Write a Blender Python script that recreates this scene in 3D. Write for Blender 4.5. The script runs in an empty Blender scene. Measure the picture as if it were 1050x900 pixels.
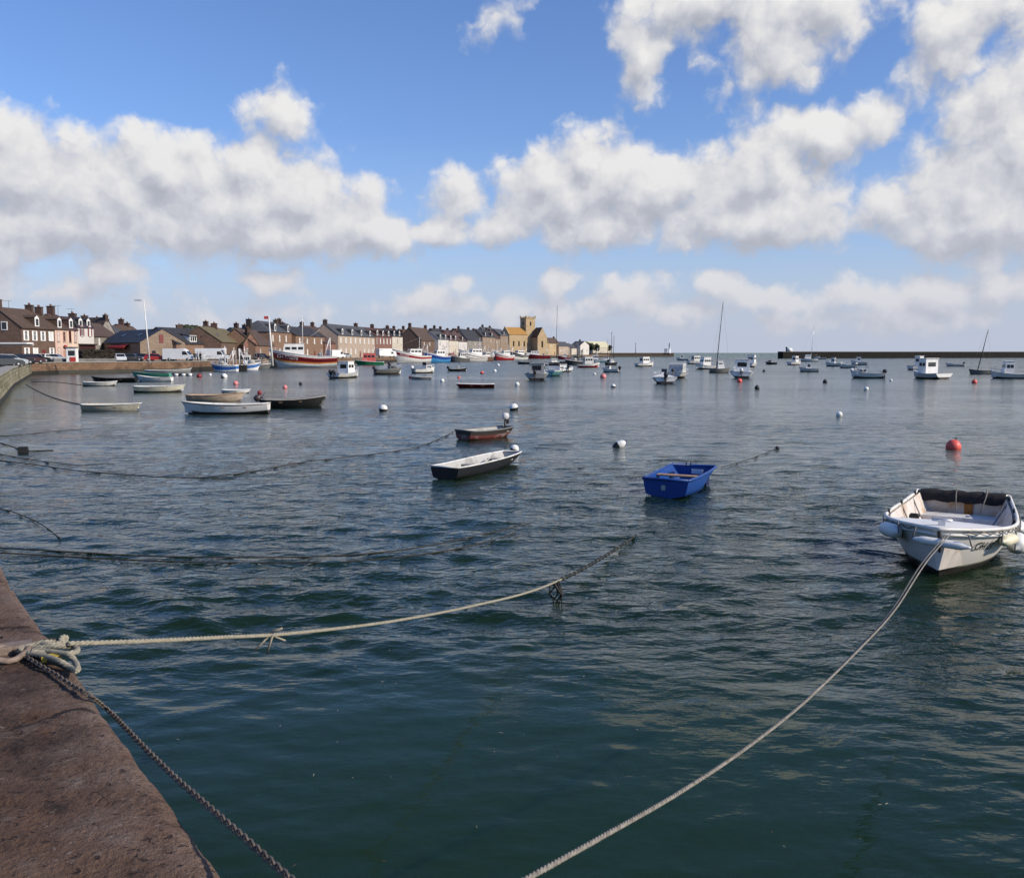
import bpy, bmesh, math, random
import numpy as np
from mathutils import Vector, Matrix
random.seed(7); RNG = np.random.default_rng(11)
scene = bpy.context.scene
COL = scene.collection
R = math.radians

# ------------------------------------------------------------------ camera, sky, sun, exposure
CAM_H = 3.4; FPX = 900.0; PITCH = math.atan(88.5/900.0)
cam_data = bpy.data.cameras.new('camera'); cam = bpy.data.objects.new('camera', cam_data); COL.objects.link(cam)
cam_data.sensor_fit = 'HORIZONTAL'; cam_data.sensor_width = 36.0; cam_data.lens = 36.0*FPX/1050.0
cam_data.clip_start = 0.05; cam_data.clip_end = 20000
cam.location = (0, 0, CAM_H); cam.rotation_euler = (R(90)-PITCH, 0, 0)
scene.camera = cam
SUN_AZ = 112.0; SUN_EL = 30.0
sun_d = bpy.data.lights.new('sun', 'SUN'); sun_d.energy = 4.9; sun_d.angle = R(0.53); sun_d.color = (1.0, 0.88, 0.70)
sun = bpy.data.objects.new('sun', sun_d); COL.objects.link(sun)
sdir = Vector((math.sin(R(SUN_AZ))*math.cos(R(SUN_EL)), math.cos(R(SUN_AZ))*math.cos(R(SUN_EL)), math.sin(R(SUN_EL))))
sun.rotation_euler = sdir.to_track_quat('Z', 'Y').to_euler()
scene.view_settings.view_transform = 'Standard'; scene.view_settings.look = 'None'
scene.view_settings.gamma = 1.0; scene.view_settings.use_curve_mapping = False
scene.view_settings.exposure = 0.0
scene.render.engine = 'CYCLES'
scene.cycles.use_denoising = True
scene.cycles.max_bounces = 6; scene.cycles.glossy_bounces = 3; scene.cycles.diffuse_bounces = 2; scene.cycles.transmission_bounces = 4
scene.cycles.caustics_reflective = False; scene.cycles.caustics_refractive = False

def ray(px, py):
    dx = (px-525)/FPX; dy = (450-py)/FPX
    return Vector((dx, math.cos(PITCH)+dy*math.sin(PITCH), -math.sin(PITCH)+dy*math.cos(PITCH)))
def at(px, py, z=0.0):          # the point of the level z seen at a place of the photograph
    d = ray(px, py); t = (z-CAM_H)/d.z
    return Vector((d.x*t, d.y*t, z))
def atY(px, py, Y):             # the point at distance Y
    d = ray(px, py); t = Y/d.y
    return Vector((d.x*t, Y, CAM_H+d.z*t))
def hz(py, Y):                  # height at distance Y
    return atY(525, py, Y).z
def azel(px, py):
    d = ray(px, py).normalized()
    return math.degrees(math.atan2(d.x, d.y)), math.degrees(math.asin(d.z))

class NT:                       # small helper to wire nodes
    def __init__(s, nt): s.nt = nt; s.n = nt.nodes; s.l = nt.links
    def new(s, t, **kw):
        nd = s.n.new(t)
        for k, v in kw.items(): setattr(nd, k, v)
        return nd
    def put(s, sock, v):
        if hasattr(v, 'is_linked') or hasattr(v, 'links'): s.l.new(v, sock)
        elif v is not None: sock.default_value = v
    def math(s, op, a, b=None, c=None, clamp=False):
        nd = s.new('ShaderNodeMath', operation=op); nd.use_clamp = clamp
        s.put(nd.inputs[0], a)
        if b is not None: s.put(nd.inputs[1], b)
        if c is not None: s.put(nd.inputs[2], c)
        return nd.outputs[0]
    def vec(s, op, a, b=None, c=None):
        nd = s.new('ShaderNodeVectorMath', operation=op); s.put(nd.inputs[0], a)
        if b is not None: s.put(nd.inputs[1], b)
        if c is not None: s.put(nd.inputs[2], c)
        return nd.outputs['Value'] if op in ('LENGTH', 'DOT_PRODUCT', 'DISTANCE') else nd.outputs[0]
    def noise(s, vec, scale, detail=4, rough=.55, lac=2.0, dim='3D', dist=0.0):
        nd = s.new('ShaderNodeTexNoise', noise_dimensions=dim); s.put(nd.inputs['Vector'], vec)
        nd.inputs['Scale'].default_value = scale; nd.inputs['Detail'].default_value = detail
        nd.inputs['Roughness'].default_value = rough; nd.inputs['Lacunarity'].default_value = lac
        nd.inputs['Distortion'].default_value = dist
        return nd.outputs['Fac']
    def ramp(s, fac, stops, interp='LINEAR'):
        nd = s.new('ShaderNodeValToRGB'); cr = nd.color_ramp; cr.interpolation = interp
        while len(cr.elements) < len(stops): cr.elements.new(0.5)
        for e, (p, c) in zip(cr.elements, stops):
            e.position = p; e.color = c if len(c) == 4 else (*c, 1)
        s.put(nd.inputs[0], fac); return nd.outputs[0]
    def mix(s, fac, a, b, blend='MIX'):
        nd = s.new('ShaderNodeMix', data_type='RGBA', blend_type=blend); nd.clamp_factor = True
        s.put(nd.inputs[0], fac); s.put(nd.inputs[6], a); s.put(nd.inputs[7], b)
        return nd.outputs[2]
    def maprange(s, v, a, b, c=0.0, d=1.0, mode='SMOOTHSTEP'):
        nd = s.new('ShaderNodeMapRange', interpolation_type=mode)
        s.put(nd.inputs[0], v); nd.inputs[1].default_value = a; nd.inputs[2].default_value = b
        nd.inputs[3].default_value = c; nd.inputs[4].default_value = d
        return nd.outputs[0]

# clouds: (px, py, rx, ry, weight) where the photograph shows them, turned into directions of the sky
CLOUDS = [
 # left bank
 (-70,190,90,62,1),(20,172,72,50,1),(75,190,60,48,1),(130,200,60,60,1),(175,178,52,42,1),(215,170,40,34,1),(262,178,50,42,1),(235,215,90,46,1),(310,205,58,46,1),(352,225,46,34,1),
 (70,232,150,34,.9),(250,236,150,34,.95),(385,238,70,28,.85),
 (20,252,110,24,.6),(50,300,90,14,.40),(-60,285,110,30,.6),
 (285,117,36,30,.72),(290,287,36,18,.7),(120,278,38,16,.62),
 (468,207,36,27,.95),(448,236,62,20,.85),(512,234,40,18,.7),
 # middle bank
 (548,188,32,38,1),(595,160,34,34,1),(575,205,52,44,1),(625,188,50,42,1),(678,196,48,38,1),(705,215,60,30,.95),(762,178,52,46,1),(800,165,50,44,1),(850,143,52,30,.95),(888,130,34,24,.9),(800,215,70,32,.95),
 (610,226,120,30,.9),(770,228,130,28,.9),
 # right bank
 (1005,200,66,50,1),(1040,130,66,70,1),(1075,190,90,90,1),(960,208,52,36,1),(918,216,36,26,.9),(985,228,120,28,.95),(1150,150,110,110,1),(1270,170,120,90,.9),
 # upper clouds
 (655,50,30,46,.72),(690,12,55,34,.75),(735,-10,60,40,.8),(800,38,58,46,.8),(845,5,70,36,.8),(780,75,30,20,.6),(962,62,36,36,.62),(985,25,60,30,.72),(1045,0,60,34,.75),(508,12,30,18,.45),
 (1010,70,30,20,.5),
 # low far clouds
 (570,290,27,18,.9),(550,318,46,18,.7),(630,308,70,16,.65),(448,312,50,15,.7),(474,294,18,12,.7),(410,318,24,12,.6),
 (735,302,30,16,.7),(790,306,60,16,.7),(865,305,70,17,.72),(960,302,70,18,.72),(1040,298,60,20,.75),(1130,300,80,24,.7),(690,318,80,14,.55),(900,325,160,14,.5),(250,322,120,14,.3),
]
def cloud_group():
    g = bpy.data.node_groups.new('cloud_field', 'ShaderNodeTree')
    g.interface.new_socket('UV', in_out='INPUT', socket_type='NodeSocketVector')
    g.interface.new_socket('Field', in_out='OUTPUT', socket_type='NodeSocketFloat')
    n = NT(g); gi = n.new('NodeGroupInput'); go = n.new('NodeGroupOutput')
    uv = gi.outputs[0]
    w1 = n.new('ShaderNodeTexNoise', noise_dimensions='2D'); n.put(w1.inputs['Vector'], uv)
    w1.inputs['Scale'].default_value = .22; w1.inputs['Detail'].default_value = 3
    warp = n.vec('MULTIPLY_ADD', w1.outputs['Color'], (3.0, 2.2, 0), (-1.5, -1.1, 0))
    p = n.vec('ADD', uv, warp)
    acc = None
    for (px, py, rx, ry, w) in CLOUDS:
        a, e = azel(px, py)
        k = 57.3/900*math.cos(R(a))**.6
        rx, ry = rx*k*1.30, ry*k*1.26
        q = n.vec('MULTIPLY_ADD', p, (1/rx, 1/ry, 0), (-a/rx, -e/ry, 0))
        f = n.math('MULTIPLY_ADD', n.vec('LENGTH', q), -w, w)     # w inside, 0 at the rim
        acc = f if acc is None else n.math('SMOOTH_MAX', acc, f, .30)
    w2n = n.new('ShaderNodeTexNoise', noise_dimensions='2D'); n.put(w2n.inputs['Vector'], uv); w2n.inputs['Scale'].default_value = .9; w2n.inputs['Detail'].default_value = 3; w2 = w2n.outputs['Color']
    puff = n.noise(uv, .30, 7, .50, 2.1, '2D')
    vo = n.new('ShaderNodeTexVoronoi', feature='SMOOTH_F1', voronoi_dimensions='2D'); n.put(vo.inputs['Vector'], n.vec('MULTIPLY_ADD', w2, (1.5, 1.5, 0), uv)); vo.inputs['Scale'].default_value = .42; vo.inputs['Detail'].default_value = 2.0; vo.inputs['Roughness'].default_value = .42; vo.inputs['Lacunarity'].default_value = 2.3; vo.inputs['Smoothness'].default_value = .35
    f = n.math('MULTIPLY_ADD', puff, .72, -.36)
    f = n.math('ADD', f, n.math('MULTIPLY_ADD', vo.outputs['Distance'], -.44, .27))
    n.l.new(n.math('ADD', acc, f), go.inputs[0])
    return g
world = bpy.data.worlds.new('World'); scene.world = world; world.use_nodes = True
W = NT(world.node_tree); W.n.clear()
sky = W.new('ShaderNodeTexSky', sky_type='NISHITA'); sky.sun_disc = False
sky.sun_elevation = R(SUN_EL); sky.sun_rotation = R(SUN_AZ); sky.air_density = 1.0; sky.dust_density = .6; sky.ozone_density = 1.6
tc = W.new('ShaderNodeTexCoord'); sep = W.new('ShaderNodeSeparateXYZ'); W.l.new(tc.outputs['Generated'], sep.inputs[0])
az = W.math('MULTIPLY', W.math('ARCTAN2', sep.outputs[0], sep.outputs[1]), 57.2958)
el = W.math('MULTIPLY', W.math('ARCSINE', sep.outputs[2]), 57.2958)
comb = W.new('ShaderNodeCombineXYZ'); W.put(comb.inputs[0], az); W.put(comb.inputs[1], el)
uv = comb.outputs[0]
grp = cloud_group()
g1 = W.new('ShaderNodeGroup'); g1.node_tree = grp; W.l.new(uv, g1.inputs[0])
g3 = W.new('ShaderNodeGroup'); g3.node_tree = grp; W.l.new(W.vec('ADD', uv, (.55, 1.25, 0)), g3.inputs[0])
f1, f3 = g1.outputs[0], g3.outputs[0]
alpha = W.maprange(f1, -.02, .44)
lit = W.math('MULTIPLY', W.math('SUBTRACT', f1, f3), 1.0)
lit = W.math('ADD', lit, .55, clamp=True)
ccol = W.ramp(lit, [(0.0, (.41, .43, .49)), (.30, (.50, .52, .58)), (.58, (.66, .67, .71)), (.85, (.80, .79, .79)), (1.0, (.86, .85, .84))])
skyc = W.vec('SCALE', sky.outputs[0], None); skyc.node.inputs['Scale'].default_value = .115; skyc = W.vec('MULTIPLY', skyc, (.74, 1.0, 1.44))
# pale moist air low over the horizon
low = W.ramp(W.math('DIVIDE', el, 30.0), [(0.0, (1, 1, 1)), (.10, (.82, .82, .82)), (.22, (.40, .40, .40)), (.45, (.10, .10, .10)), (1.0, (0, 0, 0))])
skyc2 = W.mix(W.math('MULTIPLY', low, .94), skyc, (.51, .555, .69, 1))
ccol2 = W.mix(W.math('MULTIPLY', low, .70), ccol, (.55, .575, .67, 1))
final = W.mix(alpha, skyc2, ccol2)
bg = W.new('ShaderNodeBackground'); bg.inputs[1].default_value = 1.0; W.l.new(final, bg.inputs[0])
wo = W.new('ShaderNodeOutputWorld'); W.l.new(bg.outputs[0], wo.inputs[0])
world.cycles.sampling_method = 'MANUAL'; world.cycles.sample_map_resolution = 512

# ------------------------------------------------------------------ materials
MATS = {}
def pmat(name, col, rough=.7, var=.15, vscale=3.0, bump=0.0, bscale=20.0, spec=.4, metal=0.0, stretch=(1, 1, 1), dirt=None, dscale=.8):
    """plain surface with its own slight, uneven wear"""
    if name in MATS: return MATS[name]
    m = bpy.data.materials.new(name); m.use_nodes = True
    n = NT(m.node_tree); b = n.n['Principled BSDF']
    tcn = n.new('ShaderNodeTexCoord'); v = n.vec('MULTIPLY', tcn.outputs['Object'], stretch)
    f = n.noise(v, vscale, 5, .6)
    lo = tuple(max(0, c*(1-var)) for c in col); hi = tuple(min(1, c*(1+var)) for c in col)
    c = n.ramp(f, [(.3, lo), (.7, hi)])
    if dirt:
        f2 = n.noise(v, dscale, 6, .65)
        c = n.mix(n.maprange(f2, .48, .68), c, (*dirt, 1))
    n.l.new(c, b.inputs['Base Color']); b.inputs['Roughness'].default_value = rough
    b.inputs['Specular IOR Level'].default_value = spec; b.inputs['Metallic'].default_value = metal
    if bump:
        bp = n.new('ShaderNodeBump'); bp.inputs['Strength'].default_value = bump; bp.inputs['Distance'].default_value = .02
        n.l.new(n.noise(v, bscale, 5, .6), bp.inputs['Height']); n.l.new(bp.outputs[0], b.inputs['Normal'])
    MATS[name] = m; return m
def stone_mat(name, c1, c2, mortar, scale=1.0, rough=.9, row=.28, wid=.6, dirt=(.05, .045, .035), dirtamt=.5):
    """coursed rubble stone, seen on vertical faces in object space"""
    if name in MATS: return MATS[name]
    m = bpy.data.materials.new(name); m.use_nodes = True
    n = NT(m.node_tree); b = n.n['Principled BSDF']
    tcn = n.new('ShaderNodeTexCoord'); s = n.new('ShaderNodeSeparateXYZ'); n.l.new(tcn.outputs['Object'], s.inputs[0])
    cb = n.new('ShaderNodeCombineXYZ'); n.put(cb.inputs[0], n.math('ADD', s.outputs[0], n.math('MULTIPLY', s.outputs[1], .93))); n.put(cb.inputs[1], s.outputs[2])
    w = n.new('ShaderNodeTexNoise'); n.put(w.inputs['Vector'], tcn.outputs['Object']); w.inputs['Scale'].default_value = 2.2
    v = n.vec('ADD', cb.outputs[0], n.vec('MULTIPLY', w.outputs['Color'], (.12, .12, 0)))
    br = n.new('ShaderNodeTexBrick'); n.put(br.inputs['Vector'], v); br.inputs['Scale'].default_value = scale
    br.inputs['Color1'].default_value = (*c1, 1); br.inputs['Color2'].default_value = (*c2, 1); br.inputs['Mortar'].default_value = (*mortar, 1)
    br.inputs['Mortar Size'].default_value = .018; br.inputs['Brick Width'].default_value = wid; br.inputs['Row Height'].default_value = row
    br.inputs['Mortar Smooth'].default_value = .3
    f = n.noise(tcn.outputs['Object'], .55, 7, .65)
    c = n.mix(n.math('MULTIPLY', n.maprange(f, .45, .72), dirtamt), br.outputs['Color'], (*dirt, 1))
    f2 = n.noise(tcn.outputs['Object'], 4, 5, .6)
    c = n.mix(.55, c, n.ramp(f2, [(.25, (.35, .35, .35)), (.75, (.75, .75, .75))]), 'OVERLAY')
    n.l.new(c, b.inputs['Base Color']); b.inputs['Roughness'].default_value = rough; b.inputs['Specular IOR Level'].default_value = .2
    bp = n.new('ShaderNodeBump'); bp.inputs['Strength'].default_value = .6; bp.inputs['Distance'].default_value = .04
    n.l.new(n.math('ADD', n.math('MULTIPLY', br.outputs['Fac'], -.6), f2), bp.inputs['Height']); n.l.new(bp.outputs[0], b.inputs['Normal'])
    MATS[name] = m; return m
def roof_mat(name, col, col2, moss=None):
    if name in MATS: return MATS[name]
    m = bpy.data.materials.new(name); m.use_nodes = True
    n = NT(m.node_tree); b = n.n['Principled BSDF']
    tcn = n.new('ShaderNodeTexCoord'); s = n.new('ShaderNodeSeparateXYZ'); n.l.new(tcn.outputs['Object'], s.inputs[0])
    cb = n.new('ShaderNodeCombineXYZ'); n.put(cb.inputs[0], n.math('ADD', s.outputs[0], s.outputs[1])); n.put(cb.inputs[1], n.math('MULTIPLY', s.outputs[2], 1.4))
    br = n.new('ShaderNodeTexBrick'); n.put(br.inputs['Vector'], cb.outputs[0]); br.inputs['Scale'].default_value = 1
    br.inputs['Color1'].default_value = (*col, 1); br.inputs['Color2'].default_value = (*col2, 1); br.inputs['Mortar'].default_value = (*[c*.45 for c in col], 1)
    br.inputs['Brick Width'].default_value = .3; br.inputs['Row Height'].default_value = .22; br.inputs['Mortar Size'].default_value = .012
    c = br.outputs['Color']
    f = n.noise(tcn.outputs['Object'], .8, 6, .65)
    c = n.mix(n.math('MULTIPLY', n.maprange(f, .45, .75), .55), c, (*(moss or [x*1.7 for x in col]), 1))
    n.l.new(c, b.inputs['Base Color']); b.inputs['Roughness'].default_value = .75; b.inputs['Specular IOR Level'].default_value = .3
    bp = n.new('ShaderNodeBump'); bp.inputs['Strength'].default_value = .4; bp.inputs['Distance'].default_value = .02
    n.l.new(n.math('MULTIPLY', br.outputs['Fac'], -1.0), bp.inputs['Height']); n.l.new(bp.outputs[0], b.inputs['Normal'])
    MATS[name] = m; return m
def glass_mat():
    if 'pane' in MATS: return MATS['pane']
    m = bpy.data.materials.new('pane'); m.use_nodes = True; n = NT(m.node_tree); b = n.n['Principled BSDF']
    b.inputs['Base Color'].default_value = (.012, .014, .017, 1); b.inputs['Roughness'].default_value = .06; b.inputs['Specular IOR Level'].default_value = .6
    MATS['pane'] = m; return m
def paint(name, col, rough=.35, wear=None): return pmat('paint_'+name, col, rough, .08, 1.6, 0, 20, .5, 0, (1, 1, 1), wear, 1.7)

# ------------------------------------------------------------------ mesh helpers
class MB:
    def __init__(s): s.v = []; s.f = []; s.m = []; s.sm = []
    def add(s, vs, fs, mi=0, smooth=False):
        o = len(s.v); s.v += [tuple(x) for x in vs]
        for f in fs: s.f.append(tuple(i+o for i in f)); s.m.append(mi); s.sm.append(smooth)
    def box(s, c, d, rz=0.0, mi=0, taper=1.0, ry=0.0, rx=0.0):
        hx, hy, hz_ = d[0]/2, d[1]/2, d[2]/2; M = Matrix.Rotation(rz, 3, 'Z') @ Matrix.Rotation(ry, 3, 'Y') @ Matrix.Rotation(rx, 3, 'X')
        vs = []
        for z, k in ((-hz_, 1), (hz_, taper)):
            for x, y in ((-hx, -hy), (hx, -hy), (hx, hy), (-hx, hy)): vs.append(Vector(c)+M @ Vector((x*k, y*k, z)))
        s.add(vs, [(3, 2, 1, 0), (4, 5, 6, 7), (0, 1, 5, 4), (1, 2, 6, 5), (2, 3, 7, 6), (3, 0, 4, 7)], mi); return s
    def quad(s, a, b, c, d, mi=0): s.add([a, b, c, d], [(0, 1, 2, 3)], mi); return s
    def prism(s, poly, axis, lo, hi, mi=0):        # poly in the two other axes, extruded along axis (0,1,2)
        n = len(poly); vs = []
        for t in (lo, hi):
            for (a, b) in poly:
                p = [a, b]; p.insert(axis, t); vs.append(tuple(p))
        fs = [tuple(range(n-1, -1, -1)), tuple(range(n, 2*n))]+[(i, (i+1) % n, n+(i+1) % n, n+i) for i in range(n)]
        s.add(vs, fs, mi); return s
    def tube(s, pts, r, n=6, mi=0, cap=True):
        pts = [Vector(p) for p in pts]; N = len(pts); rs = r if isinstance(r, (list, tuple)) else [r]*N
        vs = []; up = None
        for i, p in enumerate(pts):
            t = (pts[min(i+1, N-1)]-pts[max(i-1, 0)])
            t = t.normalized() if t.length > 1e-9 else Vector((0, 0, 1))
            if up is None: up = Vector((0, 0, 1)) if abs(t.z) < .9 else Vector((1, 0, 0))
            a = t.cross(up); a = a.normalized() if a.length > 1e-6 else t.orthogonal().normalized()
            b = a.cross(t).normalized(); up = b
            for k in range(n):
                an = 2*math.pi*k/n; vs.append(p+(a*math.cos(an)+b*math.sin(an))*rs[i])
        fs = [(i*n+k, i*n+(k+1) % n, (i+1)*n+(k+1) % n, (i+1)*n+k) for i in range(N-1) for k in range(n)]
        if cap: fs += [tuple(range(n-1, -1, -1)), tuple(range((N-1)*n, N*n))]
        s.add(vs, fs, mi, True); return s
    def lathe(s, prof, c=(0, 0, 0), n=14, mi=0, M=None):
        vs = []; c = Vector(c)
        for (r, z) in prof:
            for k in range(n):
                p = Vector((r*math.cos(2*math.pi*k/n), r*math.sin(2*math.pi*k/n), z))
                vs.append(c+(M @ p if M else p))
        fs = [(i*n+k, i*n+(k+1) % n, (i+1)*n+(k+1) % n, (i+1)*n+k) for i in range(len(prof)-1) for k in range(n)]
        fs += [tuple(range(n-1, -1, -1)), tuple(range((len(prof)-1)*n, len(prof)*n))]
        s.add(vs, fs, mi, True); return s
    def loft(s, rings, closed=False, mi=None, smooth=True, flip=False):
        n = len(rings[0]); vs = [p for r in rings for p in r]; o = len(s.v); s.v += [tuple(x) for x in vs]
        for i in range(len(rings)-1):
            for k in range(n if closed else n-1):
                f = (o+i*n+k, o+i*n+(k+1) % n, o+(i+1)*n+(k+1) % n, o+(i+1)*n+k)
                s.f.append(f[::-1] if flip else f); s.m.append(mi[k] if isinstance(mi, (list, tuple)) else (mi or 0)); s.sm.append(smooth)
        return s
    def build(s, name, mats, parent=None, loc=(0, 0, 0), rz=0.0):
        me = bpy.data.meshes.new(name); me.from_pydata(s.v, [], s.f)
        for m in (mats if isinstance(mats, (list, tuple)) else [mats]): me.materials.append(m)
        me.polygons.foreach_set('material_index', s.m); me.polygons.foreach_set('use_smooth', s.sm); me.update()
        ob = bpy.data.objects.new(name, me); COL.objects.link(ob); ob.location = loc; ob.rotation_euler = (0, 0, rz)
        if parent: ob.parent = parent
        return ob
def tag(o, label=None, cat=None, group=None, kind=None):
    if label: o['label'] = label
    if cat: o['category'] = cat
    if group: o['group'] = group
    if kind: o['kind'] = kind
    return o
def thing(name, label, cat, loc=(0, 0, 0), rz=0.0, group=None):
    o = bpy.data.objects.new(name, None); COL.objects.link(o); o.location = loc; o.rotation_euler = (0, 0, rz)
    o.empty_display_size = .2
    return tag(o, label, cat, group, 'thing')
def vnoise(x, y, seed=0):       # smooth value noise on arrays
    def h(i, j):
        n = (i*374761393+j*668265263+seed*1442695041) & 0xffffffff
        n = ((n ^ (n >> 13))*1274126177) & 0xffffffff
        return ((n ^ (n >> 16)) & 0xffff)/65535.0
    xi = np.floor(x).astype(np.int64); yi = np.floor(y).astype(np.int64); fx = x-xi; fy = y-yi
    fx = fx*fx*(3-2*fx); fy = fy*fy*(3-2*fy)
    return (h(xi, yi)*(1-fx)+h(xi+1, yi)*fx)*(1-fy)+(h(xi, yi+1)*(1-fx)+h(xi+1, yi+1)*fx)*fy
def fbm(x, y, o=4, seed=0):
    a = 0; k = 1.0; t = 0
    for i in range(o): a = a+k*vnoise(x*2**i, y*2**i, seed+i); t += k; k *= .5
    return a/t
def grid_mesh(name, X, Y, Z, mat, smooth=True):
    nr, nc = X.shape; co = np.stack([X, Y, Z], -1).reshape(-1, 3).astype(np.float32)
    i, j = np.meshgrid(np.arange(nr-1), np.arange(nc-1), indexing='ij'); a = (i*nc+j).ravel()
    q = np.stack([a, a+1, a+nc+1, a+nc], -1).astype(np.int32)
    me = bpy.data.meshes.new(name); me.vertices.add(len(co)); me.vertices.foreach_set('co', co.ravel())
    me.loops.add(q.size); me.loops.foreach_set('vertex_index', q.ravel())
    me.polygons.add(len(q)); me.polygons.foreach_set('loop_start', np.arange(0, q.size, 4, dtype=np.int32)); me.polygons.foreach_set('loop_total', np.full(len(q), 4, np.int32))
    me.polygons.foreach_set('use_smooth', np.full(len(q), smooth)); me.update(calc_edges=True); me.validate()
    me.materials.append(mat); ob = bpy.data.objects.new(name, me); COL.objects.link(ob); return ob
# ------------------------------------------------------------------ water
def water_mat():
    m = bpy.data.materials.new('sea_water'); m.use_nodes = True; n = NT(m.node_tree); b = n.n['Principled BSDF']
    geo = n.new('ShaderNodeNewGeometry'); P = geo.outputs['Position']
    f = n.noise(P, .10, 3, .5)
    c = n.ramp(f, [(.32, (.0066, .0195, .0098)), (.62, (.0095, .0215, .0092))])
    s = n.new('ShaderNodeSeparateXYZ'); n.l.new(P, s.inputs[0])
    # weed on the harbour floor showing dark through the shallow water by the quay
    wv = n.vec('MULTIPLY', P, (1.0, .8, 1.0))
    weed = n.math('MULTIPLY', n.maprange(n.noise(wv, 1.5, 8, .72, dist=.8), .585, .66), n.maprange(n.noise(wv, .45, 2, .5), .48, .62))
    glow = n.maprange(n.vec('LENGTH', n.vec('MULTIPLY', n.vec('SUBTRACT', P, (.2, 7.0, 0)), (.55, .8, 0))), 3.6, .6); c = n.mix(n.math('MULTIPLY', glow, .8), c, (.0110, .0300, .0140, 1))      # green of the sunlit shallows by the quay, put into the water colour
    weed = n.math('MULTIPLY', weed, n.maprange(s.outputs[1], 7.5, 13.0, 1.0, 0.0))
    c = n.mix(n.math('MULTIPLY', weed, .75), c, (.006, .012, .010, 1))
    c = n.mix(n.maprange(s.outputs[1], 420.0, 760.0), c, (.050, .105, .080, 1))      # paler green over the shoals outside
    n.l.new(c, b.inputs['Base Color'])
    b.subsurface_method = 'BURLEY'; b.inputs['Subsurface Weight'].default_value = 1.0; b.inputs['Subsurface Radius'].default_value = (.5, 1.0, .8); b.inputs['Subsurface Scale'].default_value = .55
    b.inputs['Roughness'].default_value = .035; b.inputs['IOR'].default_value = 1.333; b.inputs['Specular IOR Level'].default_value = .5; b.inputs['Specular Tint'].default_value = (.80, .84, .58, 1)
    rot = n.new('ShaderNodeMapping'); n.l.new(P, rot.inputs[0]); rot.inputs['Rotation'].default_value = (0, 0, R(14)); rot.inputs['Scale'].default_value = (.52, 1.0, 1.0)
    v = rot.outputs[0]
    big = n.noise(v, .9, 2, .5); mid = n.noise(v, 3.2, 3, .55, dist=.3); sm = n.noise(v, 11.0, 3, .55)
    patch = n.ramp(n.noise(n.vec('MULTIPLY', P, (.5, 1.6, 1)), .045, 4, .6), [(.34, (.34, .34, .34)), (.64, (1.3, 1.3, 1.3))])
    h = n.math('ADD', n.math('MULTIPLY', big, .11), n.math('ADD', n.math('MULTIPLY', mid, .125), n.math('MULTIPLY', sm, .030)))
    bp = n.new('ShaderNodeBump'); dist = n.vec('LENGTH', P); calm = n.maprange(n.vec('LENGTH', n.vec('MULTIPLY', n.vec('SUBTRACT', P, (-.5, 6.0, 0)), (.75, 1, 0))), 1.5, 6.2, .14, 1.0); patch = n.math('MULTIPLY', n.math('MULTIPLY', patch, calm), n.maprange(s.outputs[0], -34.0, -4.0, .42, 1.0)); n.put(bp.inputs['Strength'], n.math('MULTIPLY', patch, n.ramp(n.math('DIVIDE', n.math('LOGARITHM', dist, 10.0), 3.2), [(.0, (.5, .5, .5)), (.20, (.55, .55, .55)), (.33, (.72, .72, .72)), (.60, (.78, .78, .78)), (.80, (.85, .85, .85)), (.95, (1.5, 1.5, 1.5))]))); bp.inputs['Distance'].default_value = 1.0
    n.l.new(h, bp.inputs['Height'])
    n.put(b.inputs['Specular IOR Level'], n.maprange(dist, 260.0, 900.0, .5, .10, 'LINEAR'))
    n.put(b.inputs['Roughness'], n.maprange(dist, 18.0, 160.0, .035, .20, 'LINEAR'))
    fn = n.new('ShaderNodeTexNoise'); n.put(fn.inputs['Vector'], v); fn.inputs['Scale'].default_value = 1.7; fn.inputs['Detail'].default_value = 3
    tilt = n.vec('MULTIPLY', n.vec('SUBTRACT', fn.outputs['Color'], (.5, .5, .5)), (1.1, 1.5, 0))
    k = n.math('MULTIPLY', n.maprange(dist, 45.0, 330.0), patch)
    tl = n.new('ShaderNodeVectorMath', operation='SCALE'); n.l.new(tilt, tl.inputs[0]); n.put(tl.inputs['Scale'], n.math('MULTIPLY', k, n.maprange(dist, 200.0, 900.0, 1.2, 4.0)))
    n.l.new(n.vec('NORMALIZE', n.vec('ADD', bp.outputs[0], tl.outputs[0])), b.inputs['Normal'])
    return m
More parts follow.
